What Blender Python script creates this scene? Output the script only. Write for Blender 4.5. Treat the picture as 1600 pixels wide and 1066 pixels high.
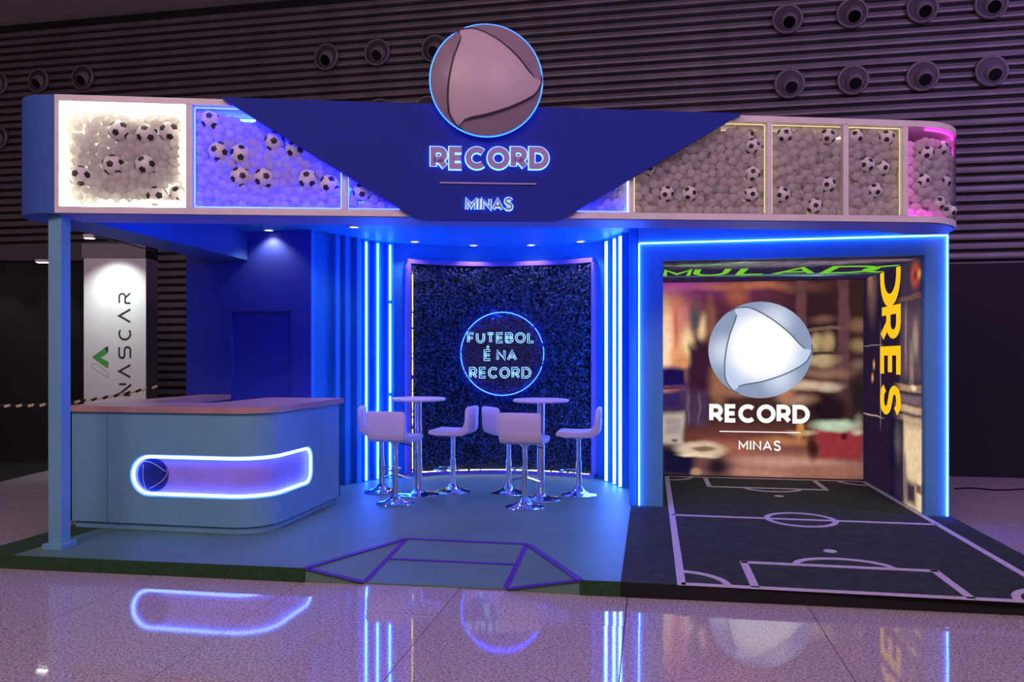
import bpy, bmesh, math, random
import numpy as np
from math import sin, cos, pi, radians, sqrt, atan2
from mathutils import Vector, Matrix
from mathutils.geometry import delaunay_2d_cdt
random.seed(7)
for o in list(bpy.data.objects): bpy.data.objects.remove(o)
S = bpy.context.scene
COL = S.collection

# ------------------------------------------------------------------ camera
F, YH, HC = 1188.0, 560.0, 1.6            # focal length in px (1600 wide), horizon row, eye height
TH = radians(10.35)                       # the camera looks this far left of the stand's depth axis
cd = bpy.data.cameras.new('camera'); cam = bpy.data.objects.new('camera', cd); COL.objects.link(cam)
cd.sensor_width = 36; cd.lens = F / 1600 * 36
cd.shift_y = (YH - 533) / 1600
cam.location = (0, 0, HC); cam.rotation_euler = (pi/2, 0, TH)
cd.clip_end = 200
S.camera = cam
# ------------------------------------------------------------------ world, exposure, hall lamps
S.view_settings.view_transform = 'Standard'; S.view_settings.look = 'None'
S.view_settings.gamma = 1; S.view_settings.use_curve_mapping = False
S.view_settings.exposure = 0.0
W = bpy.data.worlds.new('world'); S.world = W; W.use_nodes = True
bg = W.node_tree.nodes['Background']; bg.inputs[0].default_value = (1.0, 0.64, 0.80, 1); bg.inputs[1].default_value = 0.13
def area(name, loc, target, size, col, power):
    l = bpy.data.lights.new(name, 'AREA'); l.shape = 'RECTANGLE'; l.size, l.size_y = size; l.color = col; l.energy = power
    o = bpy.data.objects.new(name, l); COL.objects.link(o); o.location = loc
    o.rotation_euler = (Vector(target) - Vector(loc)).to_track_quat('-Z', 'Y').to_euler(); return o
area('hall_ceiling_light', (-4.0, -3.0, 8.4), (-3, 6, 1.5), (4, 4), (1.0, 0.66, 0.74), 560)
area('hall_ceiling_light', (4.0, -3.0, 8.4), (3, 6, 1.5), (4, 4), (1.0, 0.62, 0.80), 560)
area('hall_wash_light', (9.0, 5.0, 8.3), (7.0, 14, 4.5), (2, 2), (0.55, 0.30, 1.0), 430)

def wc(Xc, D):                            # camera-aligned ground point -> world
    return (Xc*cos(TH) - D*sin(TH), Xc*sin(TH) + D*cos(TH))
def at(px, D, py=None):
    u, v = wc((px-800)/F*D, D)
    return Vector((u, v, HC + (YH-py)/F*D)) if py is not None else Vector((u, v, 0.1))
def on_v(px, v, py=None):                 # ray through px meets the plane y = v
    t = (px-800)/F; D = v/(t*sin(TH)+cos(TH)); return at(px, D, py)
def on_u(px, u, py=None):
    t = (px-800)/F; D = u/(t*cos(TH)-sin(TH)); return at(px, D, py)
def on_z(px, py, z=0.1):
    D = (HC-z)*F/(py-YH); u, v = wc((px-800)/F*D, D); return Vector((u, v, z))

# ------------------------------------------------------------------ materials
MATS = {}
def mat(name, col, rough=0.5, metal=0.0, var=0.08, scale=6.0, bump=0.0, bscale=80.0, spec=0.5, coat=0.0, trans=0.0):
    if name in MATS: return MATS[name]
    m = bpy.data.materials.new(name); m.use_nodes = True; nt = m.node_tree; b = nt.nodes['Principled BSDF']
    tc = nt.nodes.new('ShaderNodeTexCoord'); n = nt.nodes.new('ShaderNodeTexNoise'); n.inputs['Scale'].default_value = scale; n.inputs['Detail'].default_value = 4
    nt.links.new(tc.outputs['Object'], n.inputs['Vector'])
    r = nt.nodes.new('ShaderNodeValToRGB'); r.color_ramp.elements[0].position = .3; r.color_ramp.elements[1].position = .7
    r.color_ramp.elements[0].color = (*[max(0, c*(1-var)) for c in col], 1); r.color_ramp.elements[1].color = (*[min(1, c*(1+var)) for c in col], 1)
    nt.links.new(n.outputs['Fac'], r.inputs['Fac']); nt.links.new(r.outputs['Color'], b.inputs['Base Color'])
    b.inputs['Roughness'].default_value = rough; b.inputs['Metallic'].default_value = metal
    b.inputs['Specular IOR Level'].default_value = spec; b.inputs['Coat Weight'].default_value = coat
    if bump:
        n2 = nt.nodes.new('ShaderNodeTexNoise'); n2.inputs['Scale'].default_value = bscale; n2.inputs['Detail'].default_value = 3
        nt.links.new(tc.outputs['Object'], n2.inputs['Vector'])
        bp = nt.nodes.new('ShaderNodeBump'); bp.inputs['Strength'].default_value = bump; bp.inputs['Distance'].default_value = .01
        nt.links.new(n2.outputs['Fac'], bp.inputs['Height']); nt.links.new(bp.outputs['Normal'], b.inputs['Normal'])
    if trans:
        t = nt.nodes.new('ShaderNodeBsdfTranslucent'); mx = nt.nodes.new('ShaderNodeMixShader'); mx.inputs[0].default_value = trans
        nt.links.new(r.outputs['Color'], t.inputs['Color']); nt.links.new(b.outputs[0], mx.inputs[1]); nt.links.new(t.outputs[0], mx.inputs[2])
        nt.links.new(mx.outputs[0], nt.nodes['Material Output'].inputs['Surface'])
    MATS[name] = m; return m
def em(name, col, strength):
    if name in MATS: return MATS[name]
    m = bpy.data.materials.new(name); m.use_nodes = True; nt = m.node_tree; nt.nodes.remove(nt.nodes['Principled BSDF'])
    e = nt.nodes.new('ShaderNodeEmission'); e.inputs[0].default_value = (*col, 1); e.inputs[1].default_value = strength
    nt.links.new(e.outputs[0], nt.nodes['Material Output'].inputs['Surface']); MATS[name] = m; return m
def glass(name, tint=(1, 1, 1), k=0.9, rough=0.02, wave=0.0):
    m = bpy.data.materials.new(name); m.use_nodes = True; nt = m.node_tree; nt.nodes.remove(nt.nodes['Principled BSDF'])
    t = nt.nodes.new('ShaderNodeBsdfTransparent'); t.inputs[0].default_value = (*tint, 1)
    g = nt.nodes.new('ShaderNodeBsdfGlossy'); g.inputs['Roughness'].default_value = rough
    f = nt.nodes.new('ShaderNodeLayerWeight'); f.inputs['Blend'].default_value = .5
    pw = nt.nodes.new('ShaderNodeMath'); pw.operation = 'POWER'; pw.inputs[1].default_value = 4.0
    mu = nt.nodes.new('ShaderNodeMath'); mu.operation = 'MULTIPLY_ADD'; mu.inputs[1].default_value = .8; mu.inputs[2].default_value = .04*k
    mx = nt.nodes.new('ShaderNodeMixShader')
    nt.links.new(f.outputs['Facing'], pw.inputs[0]); nt.links.new(pw.outputs[0], mu.inputs[0]); nt.links.new(mu.outputs[0], mx.inputs[0]); nt.links.new(t.outputs[0], mx.inputs[1]); nt.links.new(g.outputs[0], mx.inputs[2])
    if wave:
        tc = nt.nodes.new('ShaderNodeTexCoord'); n = nt.nodes.new('ShaderNodeTexNoise'); n.inputs['Scale'].default_value = 2.6
        nt.links.new(tc.outputs['Object'], n.inputs['Vector']); bp = nt.nodes.new('ShaderNodeBump'); bp.inputs['Strength'].default_value = wave; bp.inputs['Distance'].default_value = .05
        nt.links.new(n.outputs['Fac'], bp.inputs['Height']); nt.links.new(bp.outputs['Normal'], g.inputs['Normal'])
    nt.links.new(mx.outputs[0], nt.nodes['Material Output'].inputs['Surface']); return m

BLUE = (0.012, 0.10, 1.0)
M_led = em('blue led', (0.024, 0.12, 1.0), 75)
M_led2 = em('blue white led', (0.07, 0.20, 1.0), 45)
M_ledline = em('portal led line', (0.03, 0.11, 1.0), 50)
M_halo = em('sign halo led', (0.02, 0.12, 1.0), 6)
M_halo2 = em('letter halo led', (0.14, 0.32, 1.0), 3.2)
M_warm = em('warm led', (1.0, 0.78, 0.40), 1.1)
M_white = em('white led', (1.0, 1.0, 0.70), 38)
M_pink = em('magenta led', (1.0, 0.03, 0.75), 6)
M_caseblue = em('added case blue led', (0.03, 0.10, 1.0), 40)
M_down = em('downlight lens', (1.0, 0.80, 0.62), 8)
M_hedgeled = em('hedge led', (1.0, 0.90, 0.30), 10)
M_trim = mat('white trim', (0.80, 0.76, 0.76), .45)
M_navy = mat('navy paint', (0.016, 0.034, 0.35), .6, var=.05, spec=.15)
M_wallnavy = mat('navy wall paint', (0.035, 0.06, 0.42), .55, var=.05, spec=.2)
M_corner = mat('mid blue paint', (0.045, 0.125, 0.44), .55, var=.05, spec=.25)
M_paint = mat('light blue paint', (0.10, 0.36, 0.50), .5, var=.04, spec=.25)
M_niche = mat('niche blue paint', (0.025, 0.26, 0.60), .5, var=.04, spec=.25)
M_counter = mat('counter blue laminate', (0.17, 0.43, 0.58), .45, var=.04, spec=.3)
M_vinyl = mat('pale blue vinyl', (0.12, 0.25, 0.18), .5, var=.08, scale=1.5, spec=.3)
M_green = mat('green carpet', (0.02, 0.075, 0.02), .95, var=.3, scale=40, bump=.5, bscale=300)
M_black = mat('black felt', (0.006, 0.006, 0.008), .9, var=.2, scale=40)
M_pitch = mat('dark pitch carpet', (0.028, 0.044, 0.030), .95, var=.45, scale=14, bump=.6, bscale=260)
M_line = mat('pitch line paint', (0.62, 0.58, 0.60), .8, var=.15, scale=30)
M_purple = mat('purple tape', (0.09, 0.012, 0.30), .6)
M_wood = mat('pinkish wood top', (0.50, 0.30, 0.27), .4, var=.12, scale=5)
M_chrome = mat('chrome', (0.85, 0.85, 0.88), .12, 1.0, var=.02)
M_leather = mat('white leather', (0.64, 0.58, 0.70), .5, var=.04, bump=.1, bscale=150)
M_tabletop = mat('white table laminate', (0.76, 0.64, 0.70), .4, var=.04)
M_dark = mat('dark void', (0.004, 0.004, 0.006), .8)
M_metal = mat('dull metal louvre', (0.20, 0.19, 0.20), .5, .35, var=.18, scale=2.0)
M_nozzle = mat('nozzle grey plastic', (0.20, 0.18, 0.21), .45, var=.12)
M_ceil = mat('hall ceiling plaster', (0.80, 0.72, 0.72), .9)
M_ball = mat('pearly ball plastic', (0.90, 0.88, 0.88), .38, var=.03, trans=.80)
M_soccer = mat('football white', (0.82, 0.80, 0.80), .35, var=.04)
M_patch = mat('football black', (0.012, 0.010, 0.018), .4)
M_caseback = mat('case back white', (0.72, 0.70, 0.74), .6)
M_glass = glass('acrylic pane', k=.75)
M_acry = glass('acrylic disc', (0.85, 0.9, 1.0), k=1.6, rough=.02, wave=.6)
M_leaf = mat('hedge leaf', (0.024, 0.046, 0.105), .5, var=.6, scale=9, spec=.3)
M_soil = mat('hedge backing', (0.012, 0.016, 0.02), .9)
M_banner = mat('banner white', (0.72, 0.74, 0.74), .6, var=.03)
M_graphite = mat('graphite panel', (0.06, 0.06, 0.068), .6)
M_print = mat('printed black', (0.02, 0.022, 0.03), .6)
M_lime = mat('printed green', (0.06, 0.36, 0.07), .6)
M_greyline = mat('printed grey', (0.42, 0.42, 0.44), .6)

# ------------------------------------------------------------------ mesh builder
class MB:
    def __init__(s): s.v, s.f = [], []
    def add(s, vs, fs):
        n = len(s.v); s.v += [tuple(p) for p in vs]; s.f += [tuple(i+n for i in f) for f in fs]; return s
    def box(s, x0, x1, y0, y1, z0, z1, M=None):
        vs = [Vector(p) for p in ((x0,y0,z0),(x1,y0,z0),(x1,y1,z0),(x0,y1,z0),(x0,y0,z1),(x1,y0,z1),(x1,y1,z1),(x0,y1,z1))]
        if M: vs = [M @ p for p in vs]
        return s.add(vs, [(0,3,2,1),(4,5,6,7),(0,1,5,4),(1,2,6,5),(2,3,7,6),(3,0,4,7)])
    def prism(s, poly, z0, z1, M=None):      # poly: CCW list of (x,y); z0/z1 numbers or lists
        n = len(poly); g = lambda z, i: z[i] if isinstance(z, (list, tuple)) else z
        vs = [Vector((p[0], p[1], g(z0, i))) for i, p in enumerate(poly)] + [Vector((p[0], p[1], g(z1, i))) for i, p in enumerate(poly)]
        if M: vs = [M @ p for p in vs]
        return s.add(vs, [tuple(reversed(range(n))), tuple(range(n, 2*n))] + [(i, (i+1) % n, n+(i+1) % n, n+i) for i in range(n)])
    def sheet(s, path, z0, z1, th):           # wall following a plan path (open); th = thickness to the left of travel
        n = len(path); L = offset_path(path, th)
        g = lambda z, i: z[i] if isinstance(z, (list, tuple)) else z
        vs = []
        for i in range(n):
            a, b = path[i], L[i]
            vs += [(a[0],a[1],g(z0,i)),(a[0],a[1],g(z1,i)),(b[0],b[1],g(z0,i)),(b[0],b[1],g(z1,i))]
        fs = []
        for i in range(n-1):
            k, m = 4*i, 4*i+4
            fs += [(k,m,m+1,k+1),(m+2,k+2,k+3,m+3),(k+1,m+1,m+3,k+3),(m,k,k+2,m+2)]
        k = 4*(n-1); fs += [(0,1,3,2),(k+1,k,k+2,k+3)]
        return s.add(vs, fs)
    def tube(s, path, r, n=8, closed=False, cap=True):
        P = [Vector(p) for p in path]; m = len(P); rings = []; up = None
        for i in range(m):
            a = P[(i-1) % m] if (closed or i > 0) else P[i]; b = P[(i+1) % m] if (closed or i < m-1) else P[i]
            t = (b-a).normalized()
            if up is None:
                up = Vector((0,0,1)) if abs(t.z) < .9 else Vector((0,1,0))
            x = t.cross(up)
            if x.length < 1e-5: up = Vector((1,0.2,0)); x = t.cross(up)
            x.normalize(); y = x.cross(t).normalized(); up = y
            rr = r[i] if isinstance(r, (list, tuple)) else r
            rings.append([P[i] + x*rr*cos(2*pi*k/n) + y*rr*sin(2*pi*k/n) for k in range(n)])
        vs = [p for R in rings for p in R]; fs = []
        for i in range(m if closed else m-1):
            a, b = i*n, ((i+1) % m)*n
            fs += [(a+k, a+(k+1) % n, b+(k+1) % n, b+k) for k in range(n)]
        if cap and not closed: fs += [tuple(reversed(range(n))), tuple((m-1)*n+k for k in range(n))]
        return s.add(vs, fs)
    def lathe(s, prof, n=32, M=None):         # prof (r,z)
        vs = []; fs = []; m = len(prof)
        for r, z in prof:
            for k in range(n): vs.append(Vector((r*cos(2*pi*k/n), r*sin(2*pi*k/n), z)))
        for i in range(m-1):
            for k in range(n): fs.append((i*n+k, i*n+(k+1) % n, (i+1)*n+(k+1) % n, (i+1)*n+k))
        if prof[0][0] > 1e-6: fs.append(tuple(reversed(range(n))))
        if prof[-1][0] > 1e-6: fs.append(tuple((m-1)*n+k for k in range(n)))
        if M: vs = [M @ p for p in vs]
        return s.add(vs, fs)
    def build(s, name, m, parent=None, smooth=False, bevel=0, M=None):
        me = bpy.data.meshes.new(name); me.from_pydata(s.v, [], s.f); me.validate(); me.update()
        me.materials.append(m)
        if smooth:
            me.polygons.foreach_set('use_smooth', [True]*len(me.polygons))
            try: me.set_sharp_from_angle(angle=radians(42))
            except Exception: pass
        o = bpy.data.objects.new(name, me); COL.objects.link(o)
        if parent: o.parent = parent
        if M is not None: o.matrix_local = M
        if bevel:
            b = o.modifiers.new('bevel', 'BEVEL'); b.width = bevel; b.segments = 2; b.limit_method = 'ANGLE'
        return o
def offset_path(path, d):
    n = len(path); out = []
    for i in range(n):
        a = path[max(0,i-1)]; b = path[i]; c = path[min(n-1,i+1)]
        t1 = Vector((b[0]-a[0], b[1]-a[1])); t2 = Vector((c[0]-b[0], c[1]-b[1]))
        if t1.length < 1e-9: t1 = t2
        if t2.length < 1e-9: t2 = t1
        t1.normalize(); t2.normalize(); n1 = Vector((-t1.y,t1.x)); n2 = Vector((-t2.y,t2.x)); nn = n1+n2
        if nn.length < 1e-6: nn = n1
        nn.normalize(); k = d/max(.45, nn.dot(n1)); out.append((b[0]+nn.x*k, b[1]+nn.y*k))
    return out
def empty(name, loc=(0,0,0), rz=0.0, label=None, cat=None, group=None, kind=None):
    o = bpy.data.objects.new(name, None); COL.objects.link(o); o.location = loc; o.rotation_euler = (0,0,rz); o.empty_display_size = .1
    return tag(o, label, cat, group, kind)
def tag(o, label=None, cat=None, group=None, kind=None):
    if label: o['label'] = label
    if cat: o['category'] = cat
    if group: o['group'] = group
    if kind: o['kind'] = kind
    return o
def child(src, parent, M=None):
    c = src.copy(); COL.objects.link(c); c.parent = parent
    if M is not None: c.matrix_local = M
    return c
def copy_tree(o, parent=None):
    c = o.copy(); COL.objects.link(c)
    if parent: c.parent = parent
    for k in list(o.children): copy_tree(k, c)
    return c
def arc(cx, cy, rx, ry, a0, a1, n=10):
    return [(cx+rx*cos(radians(a0+(a1-a0)*i/n)), cy+ry*sin(radians(a0+(a1-a0)*i/n))) for i in range(n+1)]
def catmull(P, k=6):
    out = []
    for i in range(len(P)-1):
        p0 = P[max(0,i-1)]; p1 = P[i]; p2 = P[i+1]; p3 = P[min(len(P)-1,i+2)]
        for j in range(k):
            t = j/k
            out.append(tuple(.5*(2*b+(c-a)*t+(2*a-5*b+4*c-d)*t*t+(-a+3*b-3*c+d)*t**3) for a,b,c,d in zip(p0,p1,p2,p3)))
    return out + [tuple(P[-1])]

# ------------------------------------------------------------------ stroke letters (cap height 1)
_S = catmull([(.93,.84),(.74,.97),(.48,1),(.18,.94),(.06,.75),(.2,.59),(.5,.51),(.82,.41),(.96,.24),(.82,.05),(.5,0),(.2,.04),(.02,.17)], 3)
GL = {  # width, strokes (closed flag by repeating the first point)
 'R': (.80, [[(0,0),(0,1),(.5,1)] + arc(.5,.70,.42,.30,90,-90,8)[1:] + [(0,.40)], [(.48,.40),(.98,0)]]),
 'E': (.70, [[(1,1),(0,1),(0,0),(1,0)], [(0,.5),(.92,.5)]]),
 'É': (.70, [[(1,1),(0,1),(0,0),(1,0)], [(0,.5),(.92,.5)], [(.42,1.28),(.72,1.50)]]),
 'C': (.95, [arc(.56,.5,.56,.5,46,314,20)]),
 'O': (1.02, [arc(.5,.5,.5,.5,0,360,28)]),
 'D': (.92, [[(0,0),(0,1),(.42,1)] + arc(.42,.5,.58,.5,90,-90,14)[1:] + [(0,0)]]),
 'M': (1.00, [[(0,0),(0,1),(.5,.28),(1,1),(1,0)]]),
 'I': (.20, [[(.5,0),(.5,1)]]),
 'N': (.86, [[(0,0),(0,1),(1,0),(1,1)]]),
 'A': (.98, [[(0,0),(.5,1),(1,0)], [(.19,.30),(.81,.30)]]),
 'S': (.78, [_S]),
 'F': (.68, [[(1,1),(0,1),(0,0)], [(0,.48),(.88,.48)]]),
 'U': (.84, [[(0,1),(0,.42)] + arc(.5,.42,.5,.42,180,360,12)[1:] + [(1,1)]]),
 'T': (.76, [[(0,1),(1,1)], [(.5,1),(.5,0)]]),
 'B': (.78, [[(0,0),(0,1),(.55,1)] + arc(.55,.76,.38,.24,90,-90,7)[1:] + [(0,.52)], [(.55,.52)] + arc(.55,.26,.45,.26,90,-90,7)[1:] + [(0,0)]]),
 'L': (.66, [[(0,1),(0,0),(1,0)]]),
 # thin open letters of the banner
 'n': (.9, [[(0,0),(0,.62)], [(0,1),(.1,1),(.9,0),(1,0)], [(1,.38),(1,1)]]),
 'a': (1.0, [[(0,0),(.5,1),(1,0)]]),
 's': (.86, [[(1,1),(.25,1)] + arc(.25,.76,.25,.24,90,270,6)[1:] + [(.75,.52)] + arc(.75,.26,.25,.26,90,-90,6)[1:] + [(0,0)]]),
 'c': (.9, [arc(.52,.5,.52,.5,52,308,18)]),
 'r': (.86, [[(0,1),(.68,1)] + arc(.68,.73,.28,.27,90,-90,6)[1:] + [(0,.46)], [(.55,.46),(1,0)], [(0,.46),(0,0)]]),
}
def strokes(ch, h, t):
    w, st = GL[ch]; W_ = max(w*h - t, 0); H_ = h - t
    return w*h, [[(t/2 + x*W_, t/2 + y*H_) for x, y in s_] for s_ in st]
def ribbon(mb, pts, t, z0, z1, M=None, cap=None):
    closed = (abs(pts[0][0]-pts[-1][0]) + abs(pts[0][1]-pts[-1][1])) < 1e-6
    if closed: pts = pts[:-1]
    n = len(pts); L, R = [], []
    for i in range(n):
        a = pts[(i-1) % n] if closed or i > 0 else None; c = pts[(i+1) % n] if closed or i < n-1 else None; b = pts[i]
        t1 = Vector((b[0]-a[0], b[1]-a[1])).normalized() if a else None; t2 = Vector((c[0]-b[0], c[1]-b[1])).normalized() if c else None
        if t1 is None: t1 = t2
        if t2 is None: t2 = t1
        n1 = Vector((-t1.y,t1.x)); n2 = Vector((-t2.y,t2.x)); nn = (n1+n2)
        nn = nn.normalized() if nn.length > 1e-6 else n1
        k = min(t/2/max(.01, nn.dot(n1)), t*1.15)
        L.append((b[0]+nn.x*k, b[1]+nn.y*k)); R.append((b[0]-nn.x*k, b[1]-nn.y*k))
    if cap: L = [(p[0], min(max(p[1], 0), cap)) for p in L]; R = [(p[0], min(max(p[1], 0), cap)) for p in R]
    vs = []
    for i in range(n):
        for p, z in ((L[i],z0),(R[i],z0),(L[i],z1),(R[i],z1)): vs.append(Vector((p[0],p[1],z)))
    if M: vs = [M @ p for p in vs]
    fs = []
    for i in range(n if closed else n-1):
        a, b = 4*i, 4*((i+1) % n)
        fs += [(a+2,a+3,b+3,b+2),(a+1,a,b,b+1),(a,a+2,b+2,b),(a+3,a+1,b+1,b+3)]
    if not closed:
        e = 4*(n-1); fs += [(0,1,3,2),(e+1,e,e+2,e+3)]
    mb.add(vs, fs); return L, R, closed
def text_layout(s, h, gap):
    x = 0; out = []
    for ch in s:
        if ch == ' ': x += .42*h; continue
        out.append((ch, x)); x += GL[ch][0]*h + gap
    return out, x - gap
FRONT = Matrix(((1,0,0,0),(0,0,-1,0),(0,1,0,0),(0,0,0,1)))      # text x,y,z(out) -> local x, z, -y

# =================================================================== SETTING
M_floor = bpy.data.materials.new('granite'); M_floor.use_nodes = True
def granite():
    nt = M_floor.node_tree; b = nt.nodes['Principled BSDF']; tc = nt.nodes.new('ShaderNodeTexCoord')
    n = nt.nodes.new('ShaderNodeTexNoise'); n.inputs['Scale'].default_value = 70; n.inputs['Detail'].default_value = 3; n.inputs['Roughness'].default_value = .7
    n2 = nt.nodes.new('ShaderNodeTexVoronoi'); n2.inputs['Scale'].default_value = 110
    geo = nt.nodes.new('ShaderNodeNewGeometry')
    nt.links.new(geo.outputs['Position'], n.inputs['Vector']); nt.links.new(geo.outputs['Position'], n2.inputs['Vector'])
    r = nt.nodes.new('ShaderNodeValToRGB'); e = r.color_ramp.elements
    e[0].position = .36; e[0].color = (.09,.075,.08,1); e[1].position = .66; e[1].color = (.86,.70,.75,1)
    k = e.new(.46); k.color = (.43,.345,.375,1)
    nt.links.new(n.outputs['Fac'], r.inputs['Fac'])
    mx = nt.nodes.new('ShaderNodeMix'); mx.data_type = 'RGBA'; mx.inputs[0].default_value = .25
    nt.links.new(r.outputs['Color'], mx.inputs['A']); nt.links.new(n2.outputs['Color'], mx.inputs['B'])
    hs = nt.nodes.new('ShaderNodeHueSaturation'); hs.inputs['Saturation'].default_value = .55
    nt.links.new(mx.outputs['Result'], hs.inputs['Color']); nt.links.new(hs.outputs['Color'], b.inputs['Base Color'])
    b.inputs['Roughness'].default_value = .045; b.inputs['Specular IOR Level'].default_value = .75
granite()
fl = MB().box(-24, 24, -8, 14.2, -.10, -.012).build('floor', mat('tile joint', (.05,.04,.045), .8)); tag(fl, 'polished pinkish granite hall floor of large tiles', 'floor', kind='structure')
TS = 1.15
tile_me = MB().box(-TS/2+.003, TS/2-.003, -TS/2+.003, TS/2-.003, -.02, 0)
t0 = tile_me.build('tile', M_floor, fl); first = True
rng = random.Random(3)
for i in range(-15, 16):
    for j in range(-2, 12):
        cx = .42 + i*TS; cy = .55 + j*TS
        Xc = cx*cos(TH)+cy*sin(TH); D = -cx*sin(TH)+cy*cos(TH)
        if D < .8 or abs(Xc)/D > .95 + .6/D: continue
        if -4.3 < cx < 2.0 and 5.9 < cy < 9.4: continue       # wholly under the stand
        o = t0 if first else child(t0, fl); first = False
        o.matrix_local = Matrix.Translation((cx, cy, 0)) @ Matrix.Rotation(rng.gauss(0,.0011), 4, 'X') @ Matrix.Rotation(rng.gauss(0,.0011), 4, 'Y')

tag(MB().box(-24, 24, -8, 14.4, 8.75, 8.9).build('ceiling', M_ceil), 'plain pinkish grey hall ceiling', 'ceiling', kind='structure')
wb = MB().box(-24, 24, 14.12, 14.3, 0, 8.75).build('wall_back', M_dark); tag(wb, 'dark wall of horizontal metal louvre slats', 'wall', kind='structure')
PIT = .162
prof = [(0,.0),(-.055,.012),(-.06,.045),(-.045,.105),(-.005,.125),(0,.125)]
sl = MB(); n = len(prof)
vs = [(-24, y, z) for y, z in prof] + [(24, y, z) for y, z in prof]
sl.add(vs, [(i, (i+1) % n, n+(i+1) % n, n+i) for i in range(n)] + [tuple(range(n)), tuple(range(2*n-1, n-1, -1))])
s0 = None; k = 0
while .2 + k*PIT < 8.6:
    M = Matrix.Translation((0, 14.12, .2 + k*PIT)) @ Matrix.Rotation(radians(rng.choice((-4, 3, 0, 7))), 4, 'X')
    if s0 is None: s0 = sl.build('louvre_slat', M_metal, wb, M=M)
    else: child(s0, wb, M)
    k += 1

# =================================================================== PLATFORM
pf = empty('exhibition_platform', (-1.2, 7.5, 0), 0, 'low raised stand platform in pale blue and dark green carpet with a ramp', 'platform')
PL = Matrix.Translation((1.2, -7.5, 0))
def part(mb, name, m, parent, **k):
    return mb.build(name, m, parent, **k)
def pv(u): return 5.0 + (u+5.0)*.031      # front edge of the platform
ZP = .1
uL, uR, uM = -5.12, 2.80, -.20
a0, a1, a2, a3 = -2.43, -2.0, -.98, -.47; vt = 6.06
def shifted(mb): mb.v = [(x+1.2, y-7.5, z) for x, y, z in mb.v]; return mb
top = MB()
top.prism([(uL+.34,pv(uL)),(a0,pv(a0)),(a1,vt),(a1,10.3),(uL+.34,10.3)], .006, ZP)
top.prism([(a1,vt),(a2,vt),(a2,10.3),(a1,10.3)], .006, ZP)
top.prism([(a2,vt),(a3,pv(a3)),(uM,pv(uM)),(uM,10.3),(a2,10.3)], .006, ZP)
part(shifted(top), 'vinyl_deck', M_vinyl, pf)
part(shifted(MB().prism([(uL,pv(uL)),(uL+.34,pv(uL)),(uL+.34,10.3),(uL,10.3)], .006, ZP)), 'carpet_border', M_green, pf)
part(shifted(MB().prism([(uM,pv(uM)),(uR,pv(uR)),(uR,10.3),(uM,10.3)], .006, ZP)), 'pitch_deck', M_pitch, pf)
fr = .02
part(shifted(MB().prism([(uL,pv(uL)-.012),(a0,pv(a0)-.012),(a0,pv(a0)),(uL,pv(uL))], .004, ZP+.001)), 'front_skirt', M_green, pf)
part(shifted(MB().prism([(a3,pv(a3)-.012),(uM,pv(uM)-.012),(uM,pv(uM)),(a3,pv(a3))], .004, ZP+.001)), 'front_skirt', M_green, pf)
part(shifted(MB().prism([(uM,pv(uM)-.012),(uR,pv(uR)-.012),(uR,pv(uR)),(uM,pv(uM))], .004, ZP-.004)), 'front_skirt', M_black, pf)
b1, b2 = pv(a1)+.02, pv(a2)+.02
def wedge(mb, tri, zs): mb.prism(tri, .002, zs); return mb
part(shifted(wedge(MB(), [(a1,b1),(a2,b2),(a2,vt),(a1,vt)], [.012,.012,ZP,ZP])), 'ramp', M_vinyl, pf)
part(shifted(wedge(MB(), [(a0,pv(a0)),(a1,b1),(a1,vt)], [ZP,.012,ZP])), 'ramp_flare', M_vinyl, pf)
part(shifted(wedge(MB(), [(a2,b2),(a3,pv(a3)),(a2,vt)], [.012,ZP,ZP])), 'ramp_flare', M_vinyl, pf)
def strip3(p, q, w, m, name, lift=.003):
    p, q = Vector(p), Vector(q); d = (q-p); nrm = Vector((-d.y, d.x, 0)).normalized()*w/2; L = Vector((0,0,lift))
    mb = MB(); vs = [p-nrm, q-nrm, q+nrm, p+nrm]; vs = vs + [v+L for v in vs]
    mb.add(vs, [(3,2,1,0),(4,5,6,7),(0,1,5,4),(1,2,6,5),(2,3,7,6),(3,0,4,7)])
    return part(shifted(mb), name, m, pf)
A0, A1b, A2b, A3 = (a0,pv(a0),ZP), (a1,b1,.012), (a2,b2,.012), (a3,pv(a3),ZP); T1, T2 = (a1,vt,ZP), (a2,vt,ZP)
for p, q in ((A0,T1),(A1b,T1),(T1,T2),(A2b,T2),(T2,A3),(A0,A1b),(A2b,A3)): strip3(p, q, .05, M_purple, 'tape_line')
mid = lambda p, q, t: tuple(a+(b-a)*t for a, b in zip(p, q))
strip3(mid(A1b,T1,.50), mid(A2b,T2,.50), .045, M_purple, 'tape_line')
# --- football pitch markings on the dark carpet
def pline(p, q, w=.055): return strip3((p[0],p[1],ZP), (q[0],q[1],ZP), w, M_line, 'pitch_line', .004)
def pcurve(cx, cy, rx, ry, s, e, w=.05, n=28):
    mb = MB(); pts = arc(cx, cy, rx, ry, s, e, n); ribbon(mb, pts, w, ZP, ZP+.0045); part(shifted(mb), 'pitch_line', M_line, pf)
x0, x1, y0, y1 = .20, 2.54, pv(1)+.0, 9.86
y0 = 5.17
ym = on_z(1240, 812).y
pline((x0,y0-.03),(x0,y1)); pline((x1,y0-.03),(x1,y1)); pline((x0,y0),(x1+.3,y0+.01)); pline((x0,y1),(x1,y1)); pline((x0,ym),(x1,ym))
xc = (x0+x1)/2
pcurve(xc, ym, .30, .30, 0, 360)
pA = on_z(1162, 879); pB = on_z(1458, 891)
pline((pA.x,y0),(pA.x,pA.y+.02)); pline((pB.x,y0),(pB.x,pA.y+.02)); pline((pA.x-.02,pA.y),(pB.x+.02,pA.y))
pcurve(xc, pA.y, .33, .22, 0, 180)
qA = 9.15
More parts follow.
